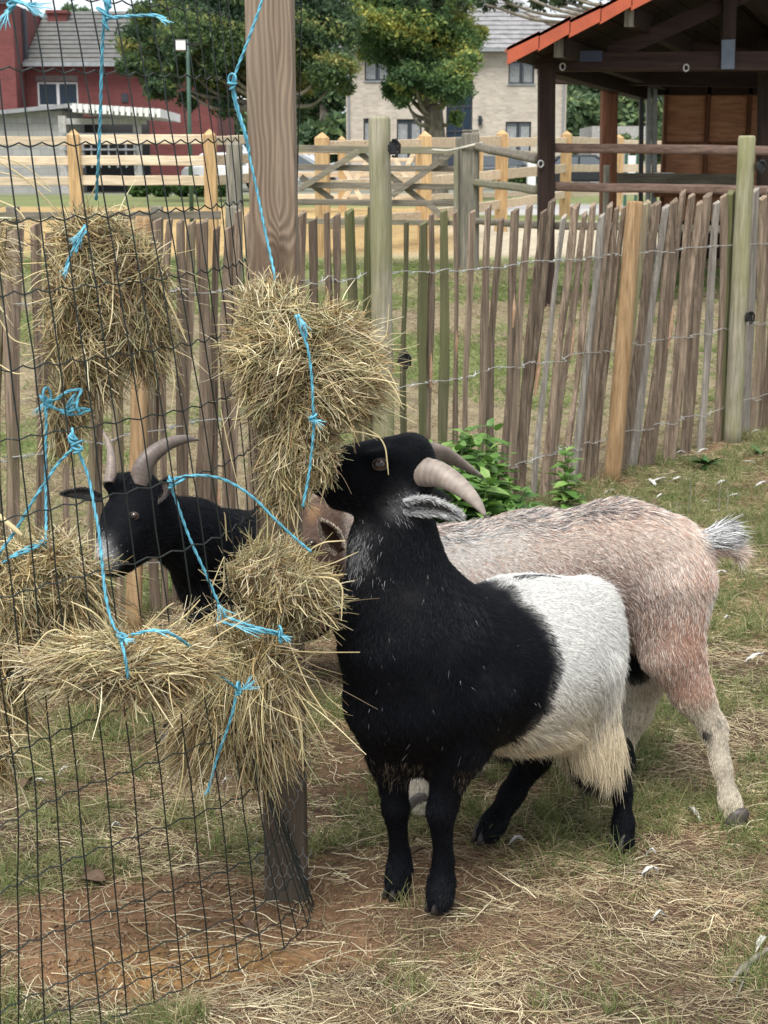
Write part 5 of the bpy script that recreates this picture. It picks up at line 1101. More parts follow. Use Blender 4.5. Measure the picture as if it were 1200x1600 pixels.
m = MB(); m.tube([P(150, 876, 3.082), P(155, 873, 3.078), P(158, 876, 3.08)], .004, 6); m.obj('nostril', M_pupil, G3)
for q_ in (P(266, 1157, 3.33), P(354, 1135, 3.53), P(562, 1098, 3.78), P(598, 1078, 3.93)): hoof(G3, q_, (-.9, -.4, 0), .02)
# ================================================================ HAY AND TWINE
PAL = np.array([[.74, .60, .31], [.60, .50, .27], [.84, .72, .44], [.44, .40, .20], [.28, .20, .12], [.52, .50, .30], [.95, .84, .58]])
def hay(name, label, lobes, spikes=(), group=None, seed=0, brown=.0, loc=None):
    """lobes: (px,py,Y, rx,ry(px), depth m, n, flow(px dx,dy), flow strength, length m)"""
    r_ = np.random.default_rng(seed); c0 = P(lobes[0][0], lobes[0][1], lobes[0][2]) if loc is None else loc
    t = thing(name, Vector(c0), label, 'hay bundle', group); AP, AC, AR = [], [], []
    for (px, py, Y, rx, ry, dep, n, fx, fy, fs, L) in lobes:
        c = P(px, py, Y); k = (Y * cp + .2) / FP; rad = np.array([rx * k, dep, ry * k]); fl = nrm(np.array([fx, 0, -fy], float)) if (fx or fy) else np.zeros(3)
        # filler heart of the bundle, its dark colour painted as shade between stems
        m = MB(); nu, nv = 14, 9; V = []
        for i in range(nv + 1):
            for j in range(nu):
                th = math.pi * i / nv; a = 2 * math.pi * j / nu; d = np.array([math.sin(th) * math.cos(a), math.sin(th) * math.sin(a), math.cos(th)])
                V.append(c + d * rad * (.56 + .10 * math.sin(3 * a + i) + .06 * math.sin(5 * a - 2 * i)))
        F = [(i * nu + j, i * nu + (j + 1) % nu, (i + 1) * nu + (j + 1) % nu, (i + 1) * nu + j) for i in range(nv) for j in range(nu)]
        m.add(V, F); m.obj('shade_core', M_core, t, True)
        n = int(n * 1.3); d = nrm(r_.normal(size=(n, 3))); rr = r_.random(n) ** .36; q3 = r_.uniform(0, 6, 3); lump = 1 + .16 * np.sin(d[:, 0] * 4.3 + q3[0]) * np.sin(d[:, 2] * 5.1 + q3[1]) + .10 * np.sin(d[:, 2] * 9 + d[:, 0] * 7 + q3[2]); p = c + d * rad * (rr * lump)[:, None] * .95
        out = nrm(d * (1 / rad)); rnd_ = nrm(r_.normal(size=(n, 3))); 
        # whole wisps lie the same way
        wi = nrm(r_.normal(size=(60, 3))); wc = nrm(r_.normal(size=(60, 3))); wk = np.argmax(d @ wc.T, 1)
        dr = nrm(fl * fs + rnd_ * .55 + wi[wk] * .75 + (p - c) / rad.max() * .4); dr = nrm(dr - out * (dr * out).sum(1, keepdims=True) * .6)
        Ls = L * (.35 + .9 * r_.random(n)); lo_ = r_.random(n) < .05; Ls = np.where(lo_, Ls * 1.7, Ls); dr[lo_] = nrm(dr[lo_] + out[lo_] * .8 + .4 * r_.normal(size=(lo_.sum(), 3))); bend = r_.normal(size=(n, 3)) * .28 + np.array([0, 0, -.18]); s_ = np.linspace(-.5, .5, 6)
        kn = r_.normal(size=(n, 3)) * .03
        pts = p[:, None] + dr[:, None] * (Ls[:, None] * s_)[..., None] + bend[:, None] * (Ls[:, None] * (s_ ** 2) * 1.0)[..., None]
        pts[:, 3] += kn * Ls[:, None]; pts[:, 2] += kn * .5 * Ls[:, None]
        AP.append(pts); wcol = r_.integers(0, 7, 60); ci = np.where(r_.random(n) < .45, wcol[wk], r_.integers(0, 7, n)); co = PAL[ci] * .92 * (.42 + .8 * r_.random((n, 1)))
        inner = (rr < .88)[:, None]; co = np.where(inner & (r_.random((n, 1)) < .62 + brown), co * np.array([.58, .48, .40]), co); AC.append(co)  # inner stems browner, and darkened to paint in the shade inside the bundle
        AR.append(np.full(n, .0008) * (.4 + .5 * r_.random(n) + .8 * r_.random(n) ** 4))
    for (x0, y0, x1, y1, x2, y2, Y, w_) in spikes:
        q_ = crom([P(x0, y0, Y), P(x1, y1, Y - .015), P(x2, y2, Y - .02)], 3)[:6]; q_ = np.array([crom([P(x0, y0, Y), P(x1, y1, Y - .015), P(x2, y2, Y - .02)], 5)[i] for i in (0, 2, 4, 6, 8, 10)])
        AP.append(q_[None]); AC.append(np.array([[.62, .52, .29]]) * r_.uniform(.8, 1.15)); AR.append(np.array([.0012 * w_]))
    pts = np.concatenate(AP); col = np.concatenate(AC); rad = np.concatenate(AR)[:, None] * np.array([.8, 1, 1, 1, .9, .5])[None]
    strands('stems', pts, rad, col, M_hay, t); return t
s = NT('hay_core_shade'); n_ = s.noise(s.coord('Object', (180, 180, 60)), 1, 5, .7); s.col(s.ramp(n_, [(.35, (.02, .013, .008)), (.6, (.06, .04, .024)), (.8, (.14, .10, .055))])); s.bump(n_, 1.0, .01); M_core = s.m
GH = 'hay bundles tied to the fence'
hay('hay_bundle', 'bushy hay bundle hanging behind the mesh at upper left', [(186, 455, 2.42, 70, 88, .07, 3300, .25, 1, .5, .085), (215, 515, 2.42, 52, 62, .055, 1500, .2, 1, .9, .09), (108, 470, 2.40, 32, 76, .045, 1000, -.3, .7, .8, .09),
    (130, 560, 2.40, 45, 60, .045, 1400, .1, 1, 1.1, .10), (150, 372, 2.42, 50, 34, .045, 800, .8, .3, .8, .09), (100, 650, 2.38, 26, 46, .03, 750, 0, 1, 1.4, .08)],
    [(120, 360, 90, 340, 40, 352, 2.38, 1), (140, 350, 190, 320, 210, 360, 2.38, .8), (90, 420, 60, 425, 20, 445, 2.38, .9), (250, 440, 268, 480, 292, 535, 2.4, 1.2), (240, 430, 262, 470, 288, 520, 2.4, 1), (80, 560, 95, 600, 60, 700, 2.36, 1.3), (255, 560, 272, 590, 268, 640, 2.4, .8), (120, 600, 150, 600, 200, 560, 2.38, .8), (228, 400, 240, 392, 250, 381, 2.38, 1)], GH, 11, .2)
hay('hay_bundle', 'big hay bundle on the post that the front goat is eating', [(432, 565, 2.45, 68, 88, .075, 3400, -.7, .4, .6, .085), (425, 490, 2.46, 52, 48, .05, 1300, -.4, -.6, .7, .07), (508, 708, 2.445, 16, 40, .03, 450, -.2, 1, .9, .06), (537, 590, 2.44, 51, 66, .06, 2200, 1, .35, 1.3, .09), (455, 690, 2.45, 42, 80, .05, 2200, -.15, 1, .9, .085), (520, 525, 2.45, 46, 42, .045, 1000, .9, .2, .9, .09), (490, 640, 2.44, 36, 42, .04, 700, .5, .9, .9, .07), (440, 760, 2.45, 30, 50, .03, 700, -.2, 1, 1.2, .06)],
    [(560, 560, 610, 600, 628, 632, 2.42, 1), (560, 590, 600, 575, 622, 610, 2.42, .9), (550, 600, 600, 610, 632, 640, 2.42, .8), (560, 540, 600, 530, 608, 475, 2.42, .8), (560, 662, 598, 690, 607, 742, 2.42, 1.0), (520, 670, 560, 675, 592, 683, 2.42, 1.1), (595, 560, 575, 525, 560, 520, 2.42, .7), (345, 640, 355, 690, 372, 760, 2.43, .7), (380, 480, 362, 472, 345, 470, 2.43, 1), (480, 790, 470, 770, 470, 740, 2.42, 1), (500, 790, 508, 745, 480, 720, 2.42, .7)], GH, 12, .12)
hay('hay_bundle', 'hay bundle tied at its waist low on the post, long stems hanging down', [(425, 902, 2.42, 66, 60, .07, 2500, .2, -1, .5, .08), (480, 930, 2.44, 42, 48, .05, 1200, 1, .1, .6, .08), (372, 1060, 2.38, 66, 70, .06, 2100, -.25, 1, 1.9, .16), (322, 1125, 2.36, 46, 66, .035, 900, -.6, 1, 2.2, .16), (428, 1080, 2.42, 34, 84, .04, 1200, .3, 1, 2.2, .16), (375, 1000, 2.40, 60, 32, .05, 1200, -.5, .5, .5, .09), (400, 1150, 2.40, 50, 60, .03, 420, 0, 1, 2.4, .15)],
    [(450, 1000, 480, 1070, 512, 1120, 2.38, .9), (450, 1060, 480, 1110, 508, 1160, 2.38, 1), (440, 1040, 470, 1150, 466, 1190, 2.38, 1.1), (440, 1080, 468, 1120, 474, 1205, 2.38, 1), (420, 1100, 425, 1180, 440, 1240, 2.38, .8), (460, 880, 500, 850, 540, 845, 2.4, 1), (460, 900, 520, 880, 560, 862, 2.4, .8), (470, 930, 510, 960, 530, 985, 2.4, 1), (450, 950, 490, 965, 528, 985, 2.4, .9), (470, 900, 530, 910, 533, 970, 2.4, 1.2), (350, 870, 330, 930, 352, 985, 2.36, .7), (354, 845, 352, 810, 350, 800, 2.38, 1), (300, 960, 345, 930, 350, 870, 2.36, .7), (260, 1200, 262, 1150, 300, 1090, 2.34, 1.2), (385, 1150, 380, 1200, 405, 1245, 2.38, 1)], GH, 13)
hay('hay_bundle', 'flat hay bundle lying level, tied at its middle in front of the mesh', [(140, 1034, 2.06, 82, 36, .055, 2700, -1, .06, 1.7, .10), (250, 1030, 2.08, 72, 38, .055, 2500, 1, .12, 1.6, .10), (195, 1040, 2.07, 58, 40, .05, 1400, .5, .5, .5, .07), (235, 1075, 2.09, 55, 22, .03, 350, .6, .6, 1, .07)],
    [(120, 1000, 80, 985, 40, 1030, 2.04, 1), (110, 1060, 70, 1065, 38, 1062, 2.04, 1), (180, 1000, 150, 960, 110, 940, 2.04, 1), (230, 980, 260, 950, 272, 942, 2.04, .9), (100, 1030, 60, 1060, 40, 1062, 2.04, 1), (200, 1080, 215, 1110, 230, 1115, 2.04, 1), (120, 1075, 122, 1100, 121, 1103, 2.04, 1)], GH, 14, .1)
hay('hay_bundle', 'hay bundle at the left edge hanging from blue twine behind the mesh', [(70, 900, 2.28, 72, 62, .06, 2600, -.3, .8, .7, .10), (20, 930, 2.25, 60, 70, .05, 1600, -.4, .8, .6, .10), (120, 940, 2.30, 42, 50, .04, 1300, .8, 1, 1.5, .11), (5, 1060, 2.2, 40, 80, .04, 550, -.2, 1, 1.2, .12)],
    [(90, 870, 140, 930, 185, 985, 2.26, 1.2), (100, 900, 150, 940, 200, 975, 2.26, 1.1), (95, 880, 150, 920, 170, 990, 2.26, 1), (20, 900, 10, 960, 42, 1060, 2.24, 1), (0, 940, 60, 950, 110, 915, 2.24, .9), (-6, 802, 15, 820, 34, 836, 2.1, 3.2)], GH, 15)
hay('hay_bundle', 'wispy end of a hay bundle entering at the left edge, uppermost', [(-36, 385, 2.2, 38, 66, .04, 240, .8, .3, .9, .12)],
    [(-10, 310, 30, 330, 52, 372, 2.18, .9), (-10, 345, 50, 365, 100, 425, 2.18, .8), (-5, 250, 40, 280, 90, 330, 2.18, 1), (-5, 268, 50, 282, 80, 300, 2.18, .8), (0, 500, 20, 530, 52, 540, 2.18, .9), (0, 570, 22, 583, 40, 583, 2.18, .8), (-5, 243, 40, 260, 80, 295, 2.18, .8)], GH, 16)
hay('hay_bundle', 'loose hay hanging at the lower left edge of the mesh', [(-8, 1180, 2.15, 34, 46, .04, 180, .3, 1, .8, .12)], [(0, 1110, 40, 1130, 85, 1170, 2.12, 1), (-5, 1190, 30, 1180, 80, 1205, 2.12, .9), (0, 1150, 35, 1148, 60, 1152, 2.12, .9)], GH, 17)

M_twine = simple('blue_baler_twine', (.11, .40, .53), .6, 0, .5, 60); M_twine2 = simple('pale_blue_fibres', (.22, .55, .68), .6, 0, .2, 90)
def twine(label, runs, knots=(), frays=(), r=.0022, seed=0):
    """runs: lists of (px,py,Y); two strands laid round each other"""
    r_ = random.Random(seed); x, y, Y = runs[0][0]; t = thing('baler_twine', Vector(P(x, y, Y)), label, 'twine', 'blue twine that ties the hay')
    for run in runs:
        p = crom([P(*q_) for q_ in run], 10); n = len(p); T, U, B = frames(p); L = np.concatenate([[0], np.cumsum(np.linalg.norm(np.diff(p, axis=0), axis=1))]); m = MB()
        m2 = int(L[-1] / .004) + 2; li = np.linspace(0, L[-1], m2); pi = np.stack([np.interp(li, L, p[:, i]) for i in range(3)], 1); T, U, B = frames(pi)
        for k in (0, 1):
            a = li / .034 * 2 * math.pi + k * math.pi; q_ = pi + (U * np.cos(a)[:, None] + B * np.sin(a)[:, None]) * r * .5; m.tube(q_, r * .72, 6)
        for _ in range(int(L[-1] * 90)):                   # loose fibres
            i = r_.randrange(0, m2 - 6); e = np.array([r_.uniform(-1, 1) for _ in range(3)]); m.tube([pi[i], pi[i + 3] + e * r * .9, pi[i + 5] + e * r * 1.9], [.0003, .0003, .0002], 3)
        m.obj('cord', M_twine, t, True)
    for (x, y, Y, s_) in knots:
        c = P(x, y, Y); m = MB()
        for k in range(3):
            a = np.linspace(0, 2 * math.pi, 14); ax = nrm([r_.uniform(-1, 1), r_.uniform(-.3, .3), r_.uniform(-1, 1)]); u = nrm(np.cross(ax, (.3, 1, .2))); v = np.cross(ax, u)
            m.tube([c + (u * math.cos(q_) + v * math.sin(q_) * .8) * s_ * (.6 + .2 * k) + np.array((0, 0, (k - 1) * s_ * .7)) for q_ in a], r * .85, 6)
        m.obj('knot', M_twine, t, True)
    for (x, y, Y, x2, y2, n) in frays:
        a = P(x, y, Y); b = P(x2, y2, Y - .01); m = MB(); d = b - a; Ld = np.linalg.norm(d)
        for _ in range(n):
            e = np.array([r_.gauss(0, 1) for _ in range(3)]) * Ld * .22; m.tube(crom([a, a + d * .5 + e * .35, a + d * r_.uniform(.8, 1.1) + e], 3), [.0007] * 6 + [.0004], 4)
        m.obj('frayed_end', M_twine2, t, True)
twine('frayed blue twine end in the top left corner on the mesh', [[(8, 20, 2.05), (20, 8, 2.03), (30, -3, 2.03)], [(22, 2, 2.03), (38, 6, 2.02), (50, 18, 2.02)], [(18, 10, 2.02), (14, 22, 2.02)]], [(18, 6, 2.02, .007)], [(14, 14, 2.02, 2, 38, 22), (34, 4, 2.02, 62, 18, 26)], seed=1)
twine('long blue twine hanging from a big knot high on the mesh at left', [[(158, -30, 2.15), (166, -5, 2.14), (167, 18, 2.14), (163, 36, 2.14), (160, 70, 2.15), (156, 200, 2.18), (153, 260, 2.2), (150, 312, 2.25)], [(163, 30, 2.13), (190, 26, 2.13), (235, 24, 2.13), (252, 26, 2.13), (260, 35, 2.13)], [(170, -30, 2.14), (172, 0, 2.14), (164, 30, 2.135)]], [(166, 10, 2.135, .010), (164, 30, 2.13, .012)], [(244, 26, 2.125, 262, 36, 10)], seed=2)
twine('blue twine running down the face of the tall post', [[(416, -20, 2.5), (403, 20, 2.5), (388, 62, 2.5), (374, 98, 2.5), (363, 128, 2.5)], [(362, 134, 2.5), (368, 165, 2.5), (381, 205, 2.5), (391, 250, 2.5), (402, 300, 2.5), (414, 360, 2.49), (424, 405, 2.48), (432, 446, 2.46)], [(364, 134, 2.497), (372, 170, 2.497), (384, 210, 2.497), (390, 240, 2.5)]], [(363, 130, 2.495, .009)], seed=3)
twine('blue twine down the middle of the big hay bundle by the goat', [[(462, 492, 2.37), (470, 515, 2.365), (481, 545, 2.36), (487, 590, 2.36), (489, 635, 2.36), (490, 665, 2.37), (487, 705, 2.37), (482, 745, 2.37), (473, 792, 2.37)], [(466, 492, 2.365), (476, 510, 2.36), (479, 530, 2.36)]], [(489, 655, 2.36, .007)], [(488, 655, 2.36, 504, 662, 10), (468, 498, 2.36, 476, 512, 12)], seed=4)
twine('blue twine wound round the neck of the upper left hay bundle', [[(62, 618, 2.34), (75, 632, 2.33), (98, 642, 2.33), (122, 638, 2.33), (140, 640, 2.34)], [(64, 625, 2.34), (85, 625, 2.33), (105, 612, 2.33), (127, 608, 2.33)], [(68, 622, 2.33), (72, 650, 2.32), (71, 720, 2.32), (72, 800, 2.3), (72, 848, 2.26)], [(95, 645, 2.33), (118, 648, 2.33), (142, 640, 2.34)], [(128, 608, 2.33), (120, 630, 2.32), (124, 645, 2.32)], [(72, 848, 2.26), (52, 852, 2.24), (20, 868, 2.23), (4, 880, 2.22)], [(74, 844, 2.25), (50, 858, 2.23), (16, 872, 2.22)]],
      [(74, 628, 2.33, .014), (112, 634, 2.325, .012), (68, 850, 2.25, .007)], [(68, 628, 2.33, 60, 645, 12)], seed=5)
twine('blue twine ring round the top of the upper left hay bundle', [[(134, 352, 2.36), (122, 368, 2.35), (116, 385, 2.345), (107, 405, 2.34), (102, 425, 2.34)], [(136, 360, 2.355), (125, 375, 2.345), (118, 395, 2.34)]], [], [(110, 408, 2.34, 100, 430, 14), (130, 358, 2.35, 118, 380, 16)], seed=6)
twine('forked blue twine spreading down both ways from a double knot, left of the horns', [[(113, 676, 2.1), (118, 690, 2.09), (112, 702, 2.09), (88, 728, 2.1), (50, 785, 2.1), (22, 832, 2.1), (-20, 890, 2.1)], [(122, 704, 2.09), (138, 745, 2.09), (147, 790, 2.08), (155, 835, 2.07), (160, 885, 2.06), (165, 930, 2.05), (175, 972, 2.04), (190, 998, 2.03)], [(113, 676, 2.1), (108, 688, 2.09), (120, 700, 2.09)]], [(114, 684, 2.09, .008), (121, 699, 2.085, .009), (190, 998, 2.02, .007)], [(190, 996, 2.02, 204, 1004, 10)], seed=7)
twine('blue twine arching right from a knot beside the black goat\'s ear', [[(262, 752, 2.33), (285, 745, 2.32), (320, 743, 2.32), (356, 752, 2.33), (395, 777, 2.34), (430, 812, 2.35), (460, 840, 2.36), (486, 862, 2.36)], [(266, 757, 2.33), (278, 790, 2.33), (296, 840, 2.33), (320, 893, 2.33), (342, 944, 2.33)], [(262, 752, 2.33), (272, 757, 2.32), (290, 746, 2.32)]], [(268, 756, 2.325, .008)], [(340, 942, 2.33, 352, 968, 12)], seed=8)
twine('blue twine wound round the waist of the low hay bundle on the post', [[(340, 968, 2.33), (365, 978, 2.32), (395, 985, 2.32), (428, 990, 2.33), (450, 995, 2.35)], [(350, 962, 2.33), (375, 972, 2.32), (400, 980, 2.32), (435, 988, 2.33)]], [(438, 993, 2.335, .010)], [(360, 975, 2.32, 400, 990, 14), (438, 993, 2.33, 452, 1000, 12)], seed=9)
twine('blue twine crossing the flat bundle to a knot and dangling to the lowest end', [[(205, 992, 2.0), (240, 985, 2.0), (270, 992, 2.02), (298, 1012, 2.06), (325, 1042, 2.12), (352, 1062, 2.2), (372, 1078, 2.27)], [(370, 1080, 2.27), (364, 1110, 2.27), (355, 1140, 2.27), (343, 1172, 2.27), (333, 1205, 2.27), (325, 1236, 2.27)], [(190, 1004, 2.0), (196, 1030, 1.99), (200, 1060, 2.0)]], [(373, 1078, 2.265, .008)], [(376, 1078, 2.26, 396, 1068, 20), (326, 1228, 2.27, 322, 1240, 8), (240, 986, 2.0, 262, 988, 10)], seed=10)

# ================================================================ GROUND COVER
def scatter(name, n, box_, dens, Lr, rr, colf, lie, mat, K=5, seed=1, bendk=.5, **kw):
    r_ = np.random.default_rng(seed); x = r_.uniform(box_[0], box_[1], n * 3); u = r_.random(n * 3); y = box_[2] * (box_[3] / box_[2]) ** u     # denser near the lens
    k = (np.abs(x) < y * .37 + .12); x, y = x[k], y[k]; d = dens(x, y); k = r_.random(len(x)) < d; x, y = x[k][:n], y[k][:n]; n = len(x)
    z = zground(x, y); a = r_.uniform(0, 2 * math.pi, n); wk = fbm(x, y, .12, seed + 200, 3) * 9; a = np.where(r_.random(n) < .5, wk, a)
    el = lie(r_, n); dr = np.stack([np.cos(a) * np.cos(el), np.sin(a) * np.cos(el), np.sin(el)], 1); L = r_.uniform(*Lr, n) * (.6 + .8 * r_.random(n))
    s_ = np.linspace(0, 1, K); side = np.stack([-np.sin(a), np.cos(a), np.zeros(n)], 1); b = r_.normal(size=(n, 1)) * bendk
    pts = np.stack([x, y, z + r_.uniform(-.001, .004, n)], 1)[:, None] + dr[:, None] * (L[:, None] * s_)[..., None] + (side * b)[:, None] * (L[:, None] * s_ ** 2)[..., None] + np.array([0, 0, -1]) * (np.abs(np.sin(el))[:, None] * L[:, None] * s_ ** 2 * .45)[..., None]
    pts += r_.normal(size=(n, K, 3)) * (.02 * L)[:, None, None] * np.array([1, 1, .5])
    pts[..., 2] = np.maximum(pts[..., 2], zground(pts[..., 0], pts[..., 1]) + .0008)
    rad = (r_.uniform(*rr, n) * (.8 + .1 * y))[:, None] * np.linspace(1, .4, K)[None]
    return strands(name, pts, rad, colf(r_, x, y, n), mat, None, (0, 0, 0), **kw)
front = lambda x, y: (y < 5.28 + 1.24 * x + .12)
def dens_l(x, y):
    g, s_ = tri_zone(x, y); return np.clip(.25 + .75 * fbm(x, y, .15, 400, 3) - .82 * s_ - .15 * g, .05, 1) * front(x, y)
LP = np.array([[.27, .165, .105], [.45, .33, .21], [.16, .095, .062], [.66, .54, .37], [.10, .06, .042]])
def col_l(r_, x, y, n):
    k = np.clip((fbm(x, y, .3, 500, 3) * 7 - 1 + r_.normal(size=n) * 1.0).astype(int), 0, 4); return LP[k] * np.array([1.0, 1.06, 1.0]) * (.7 + .55 * r_.random((n, 1))) * (.25 + 1.5 * fbm(x, y, .22, 520, 3))[:, None]
scatter('hay_litter', 270000, (-1.9, 3.1, 1.85, 8.6), dens_l, (.018, .055), (.0003, .0007), col_l, lambda r_, n: np.abs(r_.normal(0, .18, n)), M_hay, K=4, seed=21, bendk=.3, kind='stuff')
def dens_g(x, y):
    g, s_ = tri_zone(x, y); return np.clip(g * 1.1 + .04, 0, 1) * (1 - .9 * s_) * front(x, y)
def col_g(r_, x, y, n):
    a = np.array([.12, .17, .05]); b = np.array([.22, .25, .09]); c = np.array([.38, .34, .17]); u = r_.random((n, 1)); h = fbm(x, y, .25, 600, 3)[:, None]
    return np.where(u < .25, c, a * (1 - h) + b * h) * (.6 + .7 * r_.random((n, 1)))
scatter('grass', 155000, (-1.9, 3.1, 1.85, 8.8), dens_g, (.012, .04), (.0004, .0008), col_g, lambda r_, n: r_.uniform(.2, 1.1, n), M_grass, seed=22, kind='stuff')
# pale fallen stems, most below the bundles and at the foot of the mesh
def dens_s(x, y):
    d = np.exp(-(((x + .25) / .55) ** 2 + ((y - 2.25) / .28) ** 2)); _, s_ = tri_zone(x, y); return np.clip(.10 + .9 * d * (1 - .8 * s_) + .12 * fbm(x, y, .3, 700, 3), 0, 1)
def col_s(r_, x, y, n): return np.array([[.68, .60, .41]]) * (.45 + .75 * r_.random((n, 1))) * np.where(r_.random((n, 1)) < .45, np.array([.62, .58, .5]), 1)
scatter('fallen_hay', 8000, (-1.3, 2.0, 1.85, 5.5), dens_s, (.04, .13), (.0005, .0014), col_s, lambda r_, n: np.abs(r_.normal(.03, .14, n)), M_hay, K=6, seed=23, bendk=.25, kind='stuff')
# rough grass beyond the paling
behind = lambda x, y: 1.0 * (y > 5.28 + 1.24 * x + .1) * (.25 + .75 * (fbm(x, y, .55 * 2, 66, 4) > .46))
def col_b(r_, x, y, n): g = (fbm(x, y, .7, 66, 3) > .47)[:, None]; return np.where(g, np.array([.19, .24, .08]), np.array([.36, .29, .19])) * (.6 + .7 * r_.random((n, 1)))
scatter('field_grass', 60000, (-4.5, 4.5, 4.0, 17), behind, (.03, .09), (.0009, .0018), col_b, lambda r_, n: r_.uniform(.1, 1.2, n), M_grass, seed=24, kind='stuff')
# tufts of longer grass, each a fan of blades
def tufts(name, n, seed):
    r_ = np.random.default_rng(seed); x = r_.uniform(-1.8, 3.0, n * 6); y = 1.95 * (8 / 1.95) ** r_.random(n * 6); g_, s_ = tri_zone(x, y)
    k = (np.abs(x) < y * .37 + .1) & (r_.random(n * 6) < g_ * .8 + .05) & (s_ < .5) & (front(x, y) > 0); x, y = x[k][:n], y[k][:n]; n = len(x); m_ = 16
    X = np.repeat(x, m_) + r_.normal(size=n * m_) * .012; Y = np.repeat(y, m_) + r_.normal(size=n * m_) * .012; N_ = n * m_; a = r_.uniform(0, 6.28, N_); L = np.repeat(r_.uniform(.03, .075, n), m_) * (.5 + .7 * r_.random(N_)); t = r_.uniform(.2, .9, N_)
    s1 = np.linspace(0, 1, 5); h = np.stack([np.cos(a), np.sin(a), 0 * a], 1); pts = np.stack([X, Y, zground(X, Y) - .002], 1)[:, None] + h[:, None] * (L[:, None] * t[:, None] * s1 ** 1.6)[..., None] + np.array([0, 0, 1.]) * (L[:, None] * (s1 - .35 * t[:, None] * s1 ** 2))[..., None]
    tc = np.repeat(r_.random((n, 1)), m_, 0); co = np.array([.11, .17, .045]) * (1 - tc) + np.array([.27, .27, .12]) * tc; co = np.where(r_.random((N_, 1)) < .18, np.array([.45, .38, .22]), co) * (.6 + .7 * r_.random((N_, 1)))
    strands(name, pts, (.0008 * (.8 + .1 * Y))[:, None] * np.linspace(1, .25, 5)[None], co, M_grass, None, (0, 0, 0), kind='stuff')
tufts('grass_tufts', 2400, 77)

# crumbs and small clods on the bare soil
r_ = np.random.default_rng(91); x = r_.uniform(-1.2, .6, 60000); y = r_.uniform(1.9, 3.2, 60000); _, s_ = tri_zone(x, y); k = (np.abs(x) < y * .3 + .1) & (r_.random(60000) < s_ * fbm(x, y, .1, 801, 3) * 1.2); x, y = x[k][:9000], y[k][:9000]; n = len(x)
oc = np.array([(1, 0, 0), (0, 1, 0), (-1, 0, 0), (0, -1, 0), (0, 0, .8), (0, 0, -.5)]); of = np.array([(0, 1, 4), (1, 2, 4), (2, 3, 4), (3, 0, 4), (1, 0, 5), (2, 1, 5), (3, 2, 5), (0, 3, 5)])
sz = (.0014 + .0055 * r_.random(n) ** 5)[:, None, None]; V = np.stack([x, y, zground(x, y) + sz[:, 0, 0] * .25], 1)[:, None] + oc[None] * sz * r_.uniform(.6, 1.3, (n, 6, 1)); F = (np.arange(n)[:, None, None] * 6 + of[None]).reshape(-1, 3)
s = NT('soil_crumb'); v = s.coord('Object'); s.col(s.ramp(s.noise(v, 14, 5), [(.3, (.12, .075, .045)), (.5, (.21, .13, .075)), (.75, (.3, .2, .12))])); s.b.inputs['Roughness'].default_value = .95
link('soil_crumbs', mesh('soil_crumbs', V.reshape(-1, 3), F, False, [s.m]), None, Vector((0, 0, 0)), kind='stuff')
# ---------------------------------------------------------------- nettles and weeds
def leaf_mesh(name, L, w_, mat, notch=True, fold=.25):
    n = 7; V = []; 
    for i in range(n):
        t = i / (n - 1); hw = w_ * (math.sin(math.pi * t ** .75) ** .9) * .5 * (1 + (.1 if notch and i % 2 else -.06)); z = -.25 * L * t * t + .02 * L
        V += [(-hw, L * t, z + hw * fold), (0, L * t, z), (hw, L * t, z + hw * fold)]
    F = []
    for i in range(n - 1): a = 3 * i; F += [(a, a + 1, a + 4, a + 3), (a + 1, a + 2, a + 5, a + 4)]
    return mesh(name, V, F, True, [mat])
s = NT('nettle_leaf'); r_ = s.rnd(); s.col(s.mix(1.0, s.ramp(r_, [(0, (.06, .14, .03)), (.5, (.12, .24, .05)), (1, (.22, .36, .09))]), s.ramp(s.noise(s.coord('Object', (90, 30, 90)), 1, 3), [(.3, .75), (.7, 1.15)]), 'MULTIPLY'))
tr = s.n('BsdfTranslucent'); tr.inputs[0].default_value = (.14, .3, .05, 1); mxs = s.n('MixShader'); mxs.inputs[0].default_value = .2; s.l(s.b.outputs[0], mxs.inputs[1]); s.l(tr.outputs[0], mxs.inputs[2]); s.l(mxs.outputs[0], s.t.nodes['Material Output'].inputs[0]); s.b.inputs['Roughness'].default_value = .5; M_nettle = s.m
M_stem = simple('plant_stem', (.10, .16, .05), .6)
LM = [leaf_mesh('leaf', .062, .034, M_nettle), leaf_mesh('leaf', .048, .027, M_nettle), leaf_mesh('leaf', .034, .018, M_nettle)]
